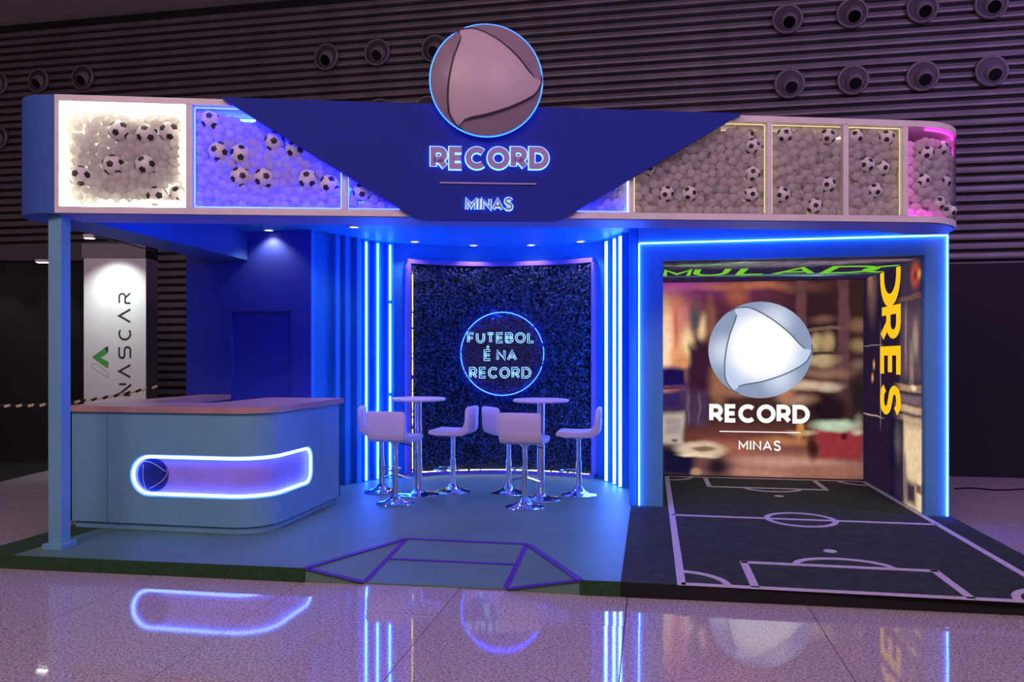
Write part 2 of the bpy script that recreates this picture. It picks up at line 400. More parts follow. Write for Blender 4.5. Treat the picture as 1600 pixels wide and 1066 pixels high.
pline((pA.x,y1),(pA.x,qA)); pline((pB.x,y1),(pB.x,qA)); pline((pA.x-.02,qA),(pB.x+.02,qA)); pcurve(xc, qA, .3, .22, 180, 360)
for cx, cy, s in ((x0,y0,0),(x1,y0,90),(x1,y1,180),(x0,y1,270)): pcurve(cx, cy, .30, .30, s, s+90, n=10)
for yy in (pA.y+.45, 8.65): part(shifted(MB().prism(arc(xc, yy, .05, .05, 0, 345, 14), ZP, ZP+.0045)), 'penalty_spot', M_line, pf)

# =================================================================== STAND WALLS
ZC = 3.05
VW = 8.03
dl, dr = on_v(362, VW).x, on_v(455, VW).x
wl_, wr_ = on_v(297, VW).x, on_v(486, VW).x
dz = on_v(400, VW, 487).z
w = MB(); w.box(wl_, dl, VW, VW+.1, ZP, ZC); w.box(dr, wr_, VW, VW+.1, ZP, ZC); w.box(dl, dr, VW, VW+.1, dz, ZC)
tag(w.build('wall_left', M_wallnavy), 'navy back wall of the stand behind the counter', 'wall', kind='structure')
d1 = MB().box(dl, dr, VW+.05, VW+.09, ZP, dz).build('door_1', M_wallnavy); tag(d1, 'flush navy door set into the navy wall', 'door', kind='structure')
MB().box(dr-.07, dr-.055, VW+.02, VW+.05, 1.0, 1.13).build('door_handle', mat('navy handle', (.03,.04,.25), .4), d1)
tag(MB().box(wl_-.05, wl_, VW, 9.6, ZP, ZC).build('wall_side', M_wallnavy), 'narrow navy end wall of the stand', 'wall', kind='structure')
NP = [(486,8.58),(512,8.87),(545,9.13),(582,9.42),(606,9.56),(632,9.66),(690,9.88),(775,9.99),(860,9.85),(932,9.55),(956,9.27),(972,9.0),(984,8.72)]
npts = [tuple(at(p, D).xy) for p, D in NP] + [(-.228, 8.3), (-.215, 7.845)]
curve = catmull(npts, 6)
tag(MB().sheet(curve, ZP, ZC, .08).build('wall_niche', M_niche, smooth=True), 'bright blue curved niche wall between door and portal', 'wall', kind='structure')
def along(px):            # nearest niche curve point to the viewing ray through px
    best = None
    for i in range(len(curve)-1):
        a, b = curve[i], curve[i+1]
        fa = [((p[0]*cos(TH)+p[1]*sin(TH))/(-p[0]*sin(TH)+p[1]*cos(TH)))*F+800 for p in (a, b)]
        if min(fa) <= px <= max(fa) and abs(fa[1]-fa[0]) > 1e-6:
            t = (px-fa[0])/(fa[1]-fa[0]); P = Vector((a[0]+(b[0]-a[0])*t, a[1]+(b[1]-a[1])*t)); T = Vector((b[0]-a[0], b[1]-a[1])).normalized()
            return P, T
    raise ValueError(px)
fin_defs = [(520,0),(536,0),(554,0),(566,1),(585,1),(607,1),(957,1),(971,1),(981,1)]
for px, lit in fin_defs:
    P, T = along(px); N = Vector((T.y, -T.x)); ang = atan2(T.y, T.x)      # N points into the room
    e = MB().box(-.035, .035, -.085, .0, ZP, ZC).build('wall_fin', M_niche); e.location = (P.x, P.y, 0); e.rotation_euler = (0,0,ang)
    side = 'left' if px < 800 else 'right'
    idx = {520:'outermost unlit',536:'second unlit',554:'third unlit',566:'first lit',585:'second lit',607:'innermost lit',957:'innermost lit',971:'middle lit',981:'outermost lit'}[px]
    tag(e, f'{idx} blue upright fin on the {side} of the hedge', 'wall fin', 'blue upright wall fins')
    if lit:
        Q = P + N*.10 + T*(-.02 if px < 800 else .02)
        l = MB().tube([(0,0,ZP+.02),(0,0,ZC-.04)], .009 if px < 800 else .015, 10).build('led_tube', M_led if px < 800 else M_led2)
        l.location = (Q.x, Q.y, 0)
        tag(l, f'glowing vertical light tube on the {idx} fin {side} of the hedge', 'light tube', 'vertical light tubes on the niche fins')
        for zz in ((1.15, 2.3) if px == 607 else ()):
            MB().tube([(0,0,zz-.02),(0,0,zz+.02)], .019, 10).build('clip', M_niche, l)

# =================================================================== HEADER
P0 = wc(-3.551, 5.9); HA = TH + math.atan2(.4, 6.812)
HM = Matrix.Translation((P0[0], P0[1], 0)) @ Matrix.Rotation(HA, 4, 'Z')
HMi = HM.inverted()
def hs(px, off=0.0):                       # local s where the viewing ray meets the header plane (y = off)
    a = HMi @ Vector((0,0,0)); t = (px-800)/F; d3 = (HMi.to_3x3() @ Vector((t*cos(TH)-sin(TH), t*sin(TH)+cos(TH), 0)))
    k = (off - a.y)/d3.y; return a.x + d3.x*k, k
def hp(px, py, off=0.0):
    s, D = hs(px, off); return s, HC + (YH-py)/F*D
SL = 6.96; ZB = 2.73
def zt(s): return 3.651 - .0114*max(0, min(s, SL+.4))
RR = .56; AR = radians(90 - math.degrees(HA))
hd = empty('header_display', (P0[0], P0[1], 0), HA, 'long white-framed glass header box full of balls above the stand', 'display case')
rarc = [(SL + RR*sin(AR*i/14), RR*(1-cos(AR*i/14))) for i in range(15)]
vdir = (sin(HA), cos(HA))
rend = (rarc[-1][0] + vdir[0]*.14, rarc[-1][1] + vdir[1]*.14)
DEP = .40
outl = [(0,0)] + rarc + [rend]
inner = [(p[0], p[1]) for p in ((rend[0]-.35, rend[1]+.02), (SL-.2, DEP), (0, DEP))]
poly = outl + inner
MB().prism(poly, ZB, ZB+.052).build('bottom_board', M_trim, hd)
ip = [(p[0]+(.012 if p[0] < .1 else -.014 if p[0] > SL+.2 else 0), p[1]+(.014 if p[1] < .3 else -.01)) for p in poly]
MB().prism(ip, ZB-.006, ZB).build('soffit_tint_panel', mat('soffit led light tint', (.22,.26,.80), .5, var=.04, spec=.25), hd)  # blue LED light on the underside is put into this panel's colour
MB().prism(poly, [zt(p[0])-.05 for p in poly], [zt(p[0]) for p in poly]).build('top_board', M_trim, hd)
bp_ = [(0,DEP-.02),(SL-.25,DEP-.02)]
MB().sheet(bp_, ZB+.05, [zt(p[0])-.05 for p in bp_], .02).build('back_panel', M_caseback, hd)
bq = [(SL-.25, DEP-.02), (SL-.02, DEP+.05), (rend[0]-.02, rend[1]-.04)]
MB().sheet(bq, ZB+.05, [zt(p[0])-.05 for p in bq], .02).build('back_panel', M_caseback, hd)
mull = [(85,92),(290,300),(534.5,541),(984,990),(1199,1206),(1318,1326),(1411,1419)]
MS = []
for i, (p, q) in enumerate(mull):
    s0_, s1_ = hs(p)[0], hs(q)[0]; MS.append((s0_, s1_)); d = .05 if i == 5 else DEP-.03
    MB().box(s0_, s1_, .0, d, ZB+.05, zt(s0_)-.045).build('mullion', M_trim, hd)
zlo, zhi = ZB+.052, lambda s: zt(s)-.052
for i in range(len(MS)):
    sa = MS[i][1]
    if i < len(MS)-1:
        sb = MS[i+1][0]
        MB().prism([(sa,.004),(sb,.004),(sb,.010),(sa,.010)], zlo, [zhi(sa),zhi(sb),zhi(sb),zhi(sa)]).build('pane', M_glass, hd)
pp = [(x - .006*sin(AR*i/14)*0, y+.004) for i, (x, y) in enumerate(rarc)] + [(rend[0]-.008, rend[1])]
MB().sheet(pp, zlo, [zhi(p[0]) for p in pp], .006).build('pane', M_glass, hd, smooth=True)
# front-edge led strips inside the cases; the deep and rear ones are added
def hbar(p, q, m, r=.006, name='led_strip'): MB().tube([p, q], r, 6).build(name, m, hd)
yl = .030
cases = []     # (s0, s1, name)
for i in range(len(MS)-1): cases.append((MS[i][1], MS[i+1][0]))
def edge_leds(ci, m, sides, r=.006, inset=.012):
    a, b = cases[ci]; a += inset; b -= inset; zl_, zh_ = zlo+inset, lambda s: zhi(s)-inset
    if 'l' in sides: hbar((a,yl,zl_),(a,yl,zh_(a)), m, r)
    if 'r' in sides: hbar((b,yl,zl_),(b,yl,zh_(b)), m, r)
    if 't' in sides: hbar((a,yl,zh_(a)),(b,yl,zh_(b)), m, r)
    if 'b' in sides: hbar((a,yl,zl_),(b,yl,zl_), m, r)
edge_leds(0, M_white, 'lrtb', .005, .010)
yl = .27; edge_leds(0, em('added white back led', (.96,1.0,.74), 70), 'lrtb', .014, .03); edge_leds(1, em('added blue back led', (.004,.010,1.0), 190), 'lrtb', .012, .03); edge_leds(2, M_caseblue, 'lrb', .012, .03)  # unseen strips added deep inside to light the balls from behind
for _c, _s in ((3,'lrtb'),(4,'ltb'),(5,'rtb')): edge_leds(_c, em('added warm back led', (1.0,.74,.56), 3.0), _s, .010, .03)  # warm backlight strips, likewise added
for _c, _m in ((0, em('added white rear led', (.98,1.0,.78), 26)), (1, em('added blue rear led', (.004,.010,1.0), 110))):  # rows added behind the balls to brighten the case centres
    for _k in (.25, .5, .75):
        a, b = cases[_c]; hbar((a+.08, .345, zlo+(zhi(a)-zlo)*_k), (b-.08, .345, zlo+(zhi(b)-zlo)*_k), _m, .008)
yl = .030
M_pure = em('pure blue led', (.003,.006,1.0), 150)
edge_leds(1, M_pure, 'lrtb', .005)
edge_leds(2, M_pure, 'lb', .004)
M_cw = em('cool white led', (.8,.9,1.0), 3.0)
s985 = MS[3][0]-.012
hbar((s985,yl,zlo+.01),(s985,yl,zhi(s985)-.2), M_cw, .006)
edge_leds(3, M_warm, 'lrt', .0045); edge_leds(4, M_warm, 'lt', .004); edge_leds(5, M_warm, 'rt', .0045)
pk = [Vector((p[0]-.02*sin(AR*i/14), p[1]+.03, zhi(p[0])-.012)) for i, p in enumerate(rarc)]
MB().tube(pk[1:] + [pk[-1]+Vector((0,0,-.10))], .008, 6).build('led_strip', M_pink, hd)
hbar((MS[6][1]+.01,.05,zlo+.01),(MS[6][1]+.01,.05,zhi(SL)-.02), M_pink, .004)
hbar((MS[6][1]+.02,.05,zlo+.012),(SL+.25,.16,zlo+.012), M_pink, .010)

# --- blue rounded corner and side beam on the left
LR = .30
larc = [(-.07 - LR*sin(radians(90+math.degrees(HA))*i/16), LR*(1-cos(radians(90+math.degrees(HA))*i/16))) for i in range(17)]
def vto(p, v):                             # continue from local p along +v until world y = v
    wy = (HM @ Vector((p[0],p[1],0))).y; k = v - wy; return (p[0]+vdir[0]*k, p[1]+vdir[1]*k)
inn = (.10, DEP+.001)
poly = [(-.002,0), (-.002,DEP+.001), inn, vto(inn, VW-.002), vto(larc[-1], VW-.002)] + list(reversed(larc))
cb = MB().prism(poly, ZB-.004, zt(0)-.004).build('corner_beam', M_corner, smooth=True)
cb.matrix_world = HM
tag(cb, 'blue rounded corner and side beam at the left end of the header', 'beam')
# --- booth ceiling
hb = [HM @ Vector((0.1, DEP+.002, 0)), HM @ Vector((SL-.25, DEP+.002, 0)), HM @ Vector((rend[0]-.36, rend[1]+.06, 0))]
pol = [tuple(p.xy) for p in hb] + [(2.8, 7.83), (2.8, 10.3), (wl_-.05, 10.3), (wl_-.05, VW)]
tag(MB().prism(pol, ZC, ZC+.06).build('ceiling_booth', M_niche), 'blue underside of the stand roof', 'ceiling', kind='structure')

cv = MB().tube([tuple(HM @ Vector((.5, DEP+.045, ZB+.075))), tuple(HM @ Vector((SL-.6, DEP+.045, ZB+.075)))], .012, 8).build('added_blue_strip', em('added blue strip led', (.012,.06,1.0), 40)); tag(cv, 'added blue light strip, unseen behind the header under the roof', 'light strip')  # unseen strip, added to spread blue light through the booth
# --- navy sign panel with letters
sg = empty('brand_sign', (P0[0], P0[1], 0), HA, 'navy wedge-shaped sign panel with glowing RECORD MINAS lettering', 'sign')
WO = -.05
pz = [hp(345,152,WO), hp(1160,177,WO), hp(890,336,WO), hp(880,343,WO), hp(868,345.5,WO), hp(662,344,WO), hp(648,341,WO), hp(636,333,WO)]
mb = MB(); nn = len(pz)
mb.add([(x, WO, z) for x, z in pz] + [(x, -.003, z) for x, z in pz], [tuple(reversed(range(nn)))[::-1][::-1], tuple(range(nn, 2*nn))] + [(i, nn+i, nn+(i+1) % nn, (i+1) % nn) for i in range(nn)])
mb.build('panel', M_navy, sg)
M_face = mat('letter face mauve', (.40,.30,.62), .5)
def sign_word(word, px0, px1, pyt, pyb, t_rel, halo, mface):
    sa, za = hp(px0, pyb, WO); sb, zb = hp(px1, pyt, WO); h = hp((px0+px1)/2, pyt, WO)[1] - hp((px0+px1)/2, pyb, WO)[1]
    lay, wid = text_layout(word, h, .06*h if word == 'RECORD' else .14*h); kx = (sb-sa)/wid
    for ch, x in lay:
        t = t_rel*h; w_, st = strokes(ch, h, t); f = MB(); g = MB()
        zloc = za + (zb-h-za)*((x*kx)/(sb-sa))
        M = Matrix.Translation((sa + x*kx, WO, zloc)) @ FRONT @ Matrix.Diagonal((kx,1,1,1))
        for s_ in st:
            ribbon(f, s_, t, .020, .032, M, h); ribbon(g, [(p[0], p[1]+halo) for p in s_], t+2*halo, .004, .018, M @ Matrix.Translation((0,-halo,0)), h+2*halo)
        l = f.build('letter', mface, sg); g.build('letter_halo', M_halo2, l)
sign_word('RECORD', 673, 857, 231, 265, .25, .009, M_face)
sign_word('MINAS', 728, 801, 310, 329, .17, .008, M_face)
xa, za = hp(687, 286, WO); xb, zb = hp(838, 288, WO)
MB().box(xa, xb, WO-.012, WO, (za+zb)/2-.006, (za+zb)/2+.006).build('underline', M_face, sg)

# --- globe logo
ARC1 = catmull([(-.585,.80),(-.50,.855),(-.38,.885),(-.16,.865),(.20,.66),(.54,.37),(.74,.14),(.86,.02)], 5)
def rot(p, a): return (p[0]*cos(a)-p[1]*sin(a), p[0]*sin(a)+p[1]*cos(a))
def tri_region():                          # closed outline of the inner rounded triangle
    out = []
    for k in range(3):
        a = -2*pi/3*k
        out += [rot(p, a) for p in ARC1[6:-1]]
    return out
def blade_outline(k):
    a = -2*pi/3*k; inner_ = [rot(p, a) for p in ARC1]
    s_ = atan2(.80, -.585); e_ = atan2(.02, .86) - .02
    outer = [(cos(s_+(e_-s_)*i/18 + a), sin(s_+(e_-s_)*i/18 + a)) for i in range(19)]
    return inner_, outer
def dome(r): return .26*(1-r*r)
gz = hp(760, 125, -.12); GR = 87.5/F*hs(760, -.12)[1]
gl = empty('globe_sign', HM @ Vector((gz[0], -.12, gz[1])), HA, 'round grey globe logo rimmed with blue light on top of the navy sign', 'sign')
M_gbase = mat('globe mauve silver', (.60,.48,.55), .42, var=.03)
M_gblade = mat('globe blade grey', (.30,.235,.30), .35, var=.05)
M_gline = mat('globe groove', (.035,.02,.05), .5)
GF = FRONT @ Matrix.Scale(GR, 4)
mb = MB(); mb.lathe([(r*.992, dome(r)) for r in (0.0001,.15,.3,.45,.6,.72,.82,.9,.96,1.0)][::-1] , 64); 
mb.lathe([(.992, -.10),(.992, 0)], 64)
mb.build('dome', M_gblade, gl, smooth=True, M=GF)
def domed(poly, lift, wall):              # radial fan of a star-shaped outline lifted onto the dome
    mb = MB(); n = len(poly); K = 8; vs = [(0,0,dome(0)+lift)]
    for j in range(1, K+1):
        for x, y in poly: x, y = x*j/K, y*j/K; vs.append((x, y, dome(min(1, sqrt(x*x+y*y))) + lift))
    fs = [(0, 1+i, 1+(i+1) % n) for i in range(n)]
    for j in range(K-1):
        a, b = 1+j*n, 1+(j+1)*n; fs += [(a+i, b+i, b+(i+1) % n, a+(i+1) % n) for i in range(n)]
    b = 1+(K-1)*n; m = len(vs); vs += [(x, y, z-wall) for x, y, z in vs[b:b+n]]; fs += [(b+i, m+i, m+(i+1) % n, b+(i+1) % n) for i in range(n)]
    fs = [tuple(reversed(f)) for f in fs] if False else fs
    return mb.add(vs, fs)
TRI = tri_region()
domed(list(reversed(TRI)) if False else TRI[::-1], .03, .05).build('centre_face', M_gbase, gl, smooth=True, M=GF)
for k in range(3):
    a = -2*pi/3*k
    pth = [(x, y, dome(min(1, sqrt(x*x+y*y)))+.034) for x, y in (rot(p, a) for p in ARC1)]
    nP = len(pth)
    MB().tube(pth, [.016*min(1, .25+i/6, .25+(nP-1-i)/6) for i in range(nP)], 6).build('groove_line', M_gline, gl, smooth=True, M=GF)
ring = [(1.008*cos(2*pi*i/72), 1.008*sin(2*pi*i/72), -.03) for i in range(72)]
MB().tube(ring, .011, 8, closed=True).build('rim_light', M_halo, gl, M=GF)
MB().box(-.03, .03, .03, .10, -GR*.8, -GR*.5).build('bracket', M_navy, gl)

# =================================================================== BALLS
def ico(r, sub):
    bm = bmesh.new(); bmesh.ops.create_icosphere(bm, subdivisions=sub, radius=r); me = bpy.data.meshes.new('ball'); bm.to_mesh(me); bm.free()
    me.polygons.foreach_set('use_smooth', [True]*len(me.polygons)); return me
BR = .0355; ball_me = ico(BR, 2); ball_me.name = 'plastic_ball'; ball_me.materials.append(M_ball)
soc_me = ico(1.0, 3); soc_me.name = 'football_shell'; soc_me.materials.append(M_soccer)
phi = (1+sqrt(5))/2
icov = [Vector(v).normalized() for v in [(0,1,phi),(0,1,-phi),(0,-1,phi),(0,-1,-phi),(1,phi,0),(1,-phi,0),(-1,phi,0),(-1,-phi,0),(phi,0,1),(-phi,0,1),(phi,0,-1),(-phi,0,-1)]]
pm = MB(); pr = [(0,0,1.018)] ; 
for rr, zz in ((.22,.995),(.335,.955),(.345,.935)): pr += [(rr*cos(2*pi*k/5), rr*sin(2*pi*k/5), zz) for k in range(5)]
pm.add(pr, [(0,1+k,1+(k+1) % 5) for k in range(5)] + [(1+5*j+k, 1+5*(j+1)+k, 1+5*(j+1)+(k+1) % 5, 1+5*j+(k+1) % 5) for j in range(2) for k in range(5)])
patch_me = bpy.data.meshes.new('black_patch'); patch_me.from_pydata(pm.v, [], pm.f); patch_me.materials.append(M_patch)
patchM = []
for v in icov:
    near = min((w_ for w_ in icov if w_ != v), key=lambda w_: (w_-v).length)
    x = (near - v*near.dot(v)).normalized(); y = v.cross(x); patchM.append(Matrix((x, y, v)).transposed().to_4x4())
SOC = {0: ('white-lit case', .086, [(188,206,'upper middle'),(230,211,'high centre'),(266,207,'upper right'),(178,259,'below centre'),(229,259,'lower right of centre'),(124,276,'lower left'),(246,309,'bottom edge'),(279,306,'bottom right corner')]),
 1: ('blue-lit case', .084, [(322,187,'top left'),(376,242,'centre left'),(430,222,'under the navy panel edge'),(376,277,'lower middle left'),(413,279,'lower middle'),(482,281,'lower right'),(345,238,'dimmer far left'),(458,233,'half hidden by the navy panel'),(513,288,'right end')]),
 2: ('narrow blue case', .078, [(566,300,'half hidden by the navy panel')]),
 3: ('wide yellow-edged case', .066, [(1012,264,'just below the navy panel'),(1041,303,'lower left'),(1077,303,'second at lower left'),(1182,229,'upper right'),(1173,304,'lower right'),(1189,196,'top right corner'),(1180,272,'right, dimmer')]),
 4: ('middle yellow-edged case', .067, [(1226,198,'top left corner'),(1222,304,'lower left'),(1302,289,'lower right'),(1272,322,'near the bottom'),(1308,200,'top right')]),
 5: ('narrow yellow-edged case', .066, [(1335,204,'top left'),(1354,258,'centre left'),(1376,262,'centre right'),(1398,203,'top right'),(1366,298,'low, dim')]),
 6: ('pink-lit curved end', .068, [(1446,240,'upper left'),(1471,232,'upper right'),(1440,283,'middle left'),(1478,284,'right edge middle'),(1466,318,'low right'),(1474,336,'bottom right')])}
blockers = []       # (case, x, y, z, r)
rng = random.Random(11)
def add_soccer(ci, px, py, r, where, cname):
    if ci < 6: off = .012 + r; s, z = hp(px, py, off); y = off
    else:
        y = r + .03
        for _ in range(60):
            s, z = hp(px, py, y)
            if s <= SL or sqrt((s-SL)**2 + (y-RR)**2) < RR - r - .02: break
            y += .008; px -= .35
    lo, hi = (cases[ci][0], cases[ci][1]) if ci < 6 else (MS[6][1], 99)
    s = max(lo+r+.03, min(hi-r-.03, s)); z = max(zlo+r+.012, min(zhi(s)-r-.01, z))
    for _ in range(40):
        hit = [q for q in blockers if q[0] == ci and (q[1]-s)**2+(q[2]-y)**2+(q[3]-z)**2 < (q[4]+r+.001)**2]
        if not hit: break
        q = hit[0]; dx, dz = s-q[1], z-q[3]; L = max(1e-4, sqrt(dx*dx+dz*dz)); s += dx/L*.006; z += dz/L*.006
        if ci < 6 and y < .2: y += .004
        s = max(lo+r+.03, min(hi-r-.03, s)); z = max(zlo+r+.012, min(zhi(s)-r-.01, z))
    o = bpy.data.objects.new('football', soc_me); COL.objects.link(o)
    rq = Matrix.Rotation(rng.uniform(0,6.28), 4, 'Z') @ Matrix.Rotation(rng.uniform(0,3.1), 4, 'X') @ Matrix.Rotation(rng.uniform(0,6.28), 4, 'Z')
    o.matrix_world = HM @ Matrix.Translation((s, y, z)) @ rq @ Matrix.Scale(r, 4)
    tag(o, f'small black and white football in the {cname}, {where}', 'football', 'small footballs in the glass header')
    for M in patchM:
        c = bpy.data.objects.new('black_patch', patch_me); COL.objects.link(c); c.parent = o; c.matrix_local = M
    blockers.append((ci, s, y, z, r))
for ci, (cname, r, L) in SOC.items():
    for px, py, where in L: add_soccer(ci, px, py, r, where, cname)
# small balls: layers of dart-thrown spots, front layer first
def wedge_hides(s, z):                     # roughly behind the navy panel and unseen
    l0, l1 = pz[0], pz[7]; r0, r1 = pz[1], pz[2]
    k = (z-l1[1])/(l0[1]-l1[1]); sl_ = l1[0]+(l0[0]-l1[0])*k; sr_ = r1[0]+(r0[0]-r1[0])*k
    return sl_+.22 < s < sr_-.22
small = []
CN = ['white-lit case at the left end','blue-lit case','narrow blue-lit case','yellow-edged wide case','yellow-edged middle case','yellow-edged narrow case','pink-lit curved end']
def relax(ci, a, b, lv, layer, rg):
    z1 = zlo + (zhi(a)-zlo)*lv; y0_ = .014 + BR + layer*BR*1.5; th = BR*1.1
    n = int((b-a)*(z1-zlo)/(pi*BR*BR)*.92)
    P = np.stack([rg.uniform(a, b, n), rg.uniform(y0_, y0_+th, n), rg.uniform(zlo, z1, n)], 1)
    Bk = np.array([(bx, by, bz, br) for c2, bx, by, bz, br in blockers if c2 == ci] or [(99,99,99,.01)])
    for it in range(70):
        d = P[:,None,:]-P[None]; L = np.sqrt((d**2).sum(2))+1e-9; np.fill_diagonal(L, 9)
        ov = np.clip(2*BR-L, 0, None); P += (d/L[:,:,None]*(ov*.45)[:,:,None]).sum(1).clip(-.02,.02)
        d = P[:,None,:]-Bk[None,:,:3]; d[:,:,1] *= .25; L = np.sqrt((d**2).sum(2))+1e-9; ov = np.clip(Bk[None,:,3]+BR*.8-L, 0, None)
        P += (d/L[:,:,None]*ov[:,:,None]*.6).sum(1)
        top = z1 - .035 + .03*np.sin(P[:,0]*7+ci) + .025*np.sin(P[:,0]*19+ci*2)
        P[:,0] = P[:,0].clip(a+BR+.006, b-BR-.006); P[:,2] = np.minimum(P[:,2].clip(zlo+BR+.002, None), top); P[:,1] = P[:,1].clip(y0_, y0_+th)
    return P
rg_ = np.random.default_rng(4)
for ci in range(7):
    a, b = cases[ci] if ci < 6 else (MS[6][1], SL+RR*sin(AR))
    lv = {0:.93, 1:.93, 2:.9, 3:.97, 4:.95, 5:.95, 6:.92}[ci]
    for layer in range(2 if ci == 1 else 3):
        for s, y, z in relax(ci, a, b, lv, layer, rg_):
            if ci in (1,2,3) and wedge_hides(s, z): continue
            if ci == 6:
                q = max(0, min(1, (s-SL)/(RR-BR-.012))); y += (RR-BR-.012)*(1-sqrt(max(0, 1-q*q))) + .004
                if y > RR+.08 or s > SL+RR*sin(AR)-BR-.012: continue
            if z > zhi(s)-BR: continue
            small.append((ci, layer, float(s), float(y), float(z)))
# the case behind the wedge's right end (small white-lit triangle left of the 985 mullion)
for _ in range(900):
    s = rng.uniform(hs(880)[0], MS[3][0]-BR-.01); z = rng.uniform(zlo+BR, zlo+.45); y = rng.uniform(.05, .2)
    if wedge_hides(s, z): continue
    if all((p[2]-s)**2+(p[3]-y)**2+(p[4]-z)**2 > (1.9*BR)**2 for p in small if p[0] == 7): small.append((7, 0, s, y, z))
CN.append('small white-lit corner beside the navy panel')
small.sort(key=lambda p: (p[1], p[3]))
HR = HM
ind = [p for p in small if p[1] == 0]; rng.shuffle(ind); ind = ind[:300]; ids = set(map(id, ind))
for p in ind:
    o = bpy.data.objects.new('plastic_ball', ball_me); COL.objects.link(o); o.location = HM @ Vector(p[2:5])
    tag(o, f'small plain white plastic ball packed in the {CN[p[0]]}', 'ball', f'plain white balls in the {CN[p[0]]}')
rest = [p for p in small if id(p) not in ids]
V = np.array([v.co[:] for v in ball_me.vertices]); Fc = np.array([p.vertices[:] for p in ball_me.polygons])
C = np.array([(HM @ Vector(p[2:5]))[:] for p in rest])
VV = (C[:,None,:] + V[None]).reshape(-1,3); FF = (Fc[None] + (np.arange(len(C))*len(V))[:,None,None]).reshape(-1,3)
me = bpy.data.meshes.new('ball_fill'); me.from_pydata(VV.tolist(), [], FF.tolist()); me.polygons.foreach_set('use_smooth', [True]*len(me.polygons)); me.materials.append(M_ball)
o = bpy.data.objects.new('ball_fill', me); COL.objects.link(o); tag(o, 'mass of white plastic balls filling the glass header', 'balls', kind='stuff')

# =================================================================== POST AND COUNTER
pb = on_z(93, 856)
po = empty('support_post', (pb.x, pb.y, ZP), HA*.2, 'pale blue square post holding up the left end of the header', 'post')
MB().box(-.055, .055, -.055, .055, .0, ZB-.004-ZP).build('post', M_counter, po, bevel=.004)
MB().box(-.085, .085, -.085, .085, 0, .045).build('base_plate', M_counter, po, bevel=.004)

ct = empty('reception_counter', (-4.15, 6.4, ZP), 0, 'pale blue rounded reception counter with wooden top and glowing band', 'counter')
CU0, CU1, CV0, CV1 = -5.07, -3.20, 5.93, 7.50
CR = .33
def cpath(g=0.0):      # plan path from back left along left side, front, rounded corner, right side
    r = CR + g
    return [(CU0-g, CV0-g)] + [(CU1-CR + r*sin(radians(90)*i/14), CV0+CR - r*cos(radians(90)*i/14)) for i in range(15)] + [(CU1+g, CV1)]
def loc(p): return (p[0]+4.15, p[1]-6.4)
LF = (CU1-CR) - CU0; LA = CR*pi/2; LT = LF + LA + (CV1-(CV0+CR))
def cmap(s, d=0.0):    # arclength -> plan point at depth d behind the face
    if s <= LF: return (CU0+s, CV0+d)
    if s <= LF+LA:
        a = (s-LF)/CR; r = CR-d; return (CU1-CR + r*sin(a), CV0+CR - r*cos(a))
    return (CU1-d, CV0+CR + s-LF-LA)
ZT0, ZT1 = 1.03, 1.082          # over platform
zc0, zc1 = .30, .665
zm, hr = (zc0+zc1)/2, (zc1-zc0)/2
sL = on_v(203, CV0).x - CU0; sR = LF+LA + on_u(489, CU1).y - (CV0+CR)
def band(g=0.0, n=14):
    h = hr+g; er = .125+g
    pts = [(sL-g+h + h*cos(a), zm + h*sin(a)) for a in (radians(90+180*i/n) for i in range(n+1))]
    m_ = 60; sx0, sx1 = pts[-1][0], sR+g-er
    pts += [(sx0+(sx1-sx0)*i/m_, zm-h) for i in range(1, m_)]
    pts += [(sx1+er*sin(radians(90*i/6)), zm-h+er-er*cos(radians(90*i/6))) for i in range(7)]
    pts += [(sx1+er*cos(radians(90*i/6)), zm+h-er+er*sin(radians(90*i/6))) for i in range(7)]
    pts += [(sx1+(sx0-sx1)*i/m_, zm+h) for i in range(1, m_)]
    return pts
hole = band(); zb_ = .06
outer = []
ns = 70
for i in range(ns): outer.append((LT*i/ns, zb_))
outer.append((LT, zb_))
for i in range(ns): outer.append((LT*(1-i/ns), ZT0))
outer.append((0, ZT0))
pts = [Vector(p) for p in outer] + [Vector(p) for p in hole]; no, nh = len(outer), len(hole)
edges = [(i, (i+1) % no) for i in range(no)] + [(no+i, no+(i+1) % nh) for i in range(nh)]
gridp = [Vector((LF-.1+(LA+.2)*i/20, z)) for i in range(21) for z in (.15,.22,.75,.85,.95)]
vs2, _, tris, *_r = delaunay_2d_cdt(pts + gridp, edges, [], 1, 1e-6)
def inside(p, poly):
    c = False; j = len(poly)-1
    for i in range(len(poly)):
        if (poly[i][1] > p[1]) != (poly[j][1] > p[1]) and p[0] < (poly[j][0]-poly[i][0])*(p[1]-poly[i][1])/(poly[j][1]-poly[i][1])+poly[i][0]: c = not c
        j = i
    return c
keep = [t for t in tris if not inside(((vs2[t[0]].x+vs2[t[1]].x+vs2[t[2]].x)/3, (vs2[t[0]].y+vs2[t[1]].y+vs2[t[2]].y)/3), hole)]
mb = MB(); mb.add([(*loc(cmap(p.x)), p.y) for p in vs2], keep)
RD = .05
mb.add([(*loc(cmap(s)), z) for s, z in hole] + [(*loc(cmap(s, RD)), z) for s, z in hole], [(i, nh+i, nh+(i+1) % nh, (i+1) % nh) for i in range(nh)])
mb.box(CU0+4.15, CU0+4.17, CV0-6.4, 8.0-6.4, zb_, ZT0)
mb.box(CU1+4.15-.02, CU1+4.15, CV1-6.4-.02, CV1-6.4+.0, zb_, ZT0)
mb.box(CU1+4.15-.8, CU1+4.15, CV1-6.4-.02, CV1-6.4, zb_, ZT0)
mb.box(CU0+4.15, CU0+4.45, 7.98-6.4, 8.0-6.4, zb_, ZT0)
mb.box(CU0+4.45-.02, CU0+4.45, CV0+.6-6.4, 8.0-6.4, zb_, ZT0)
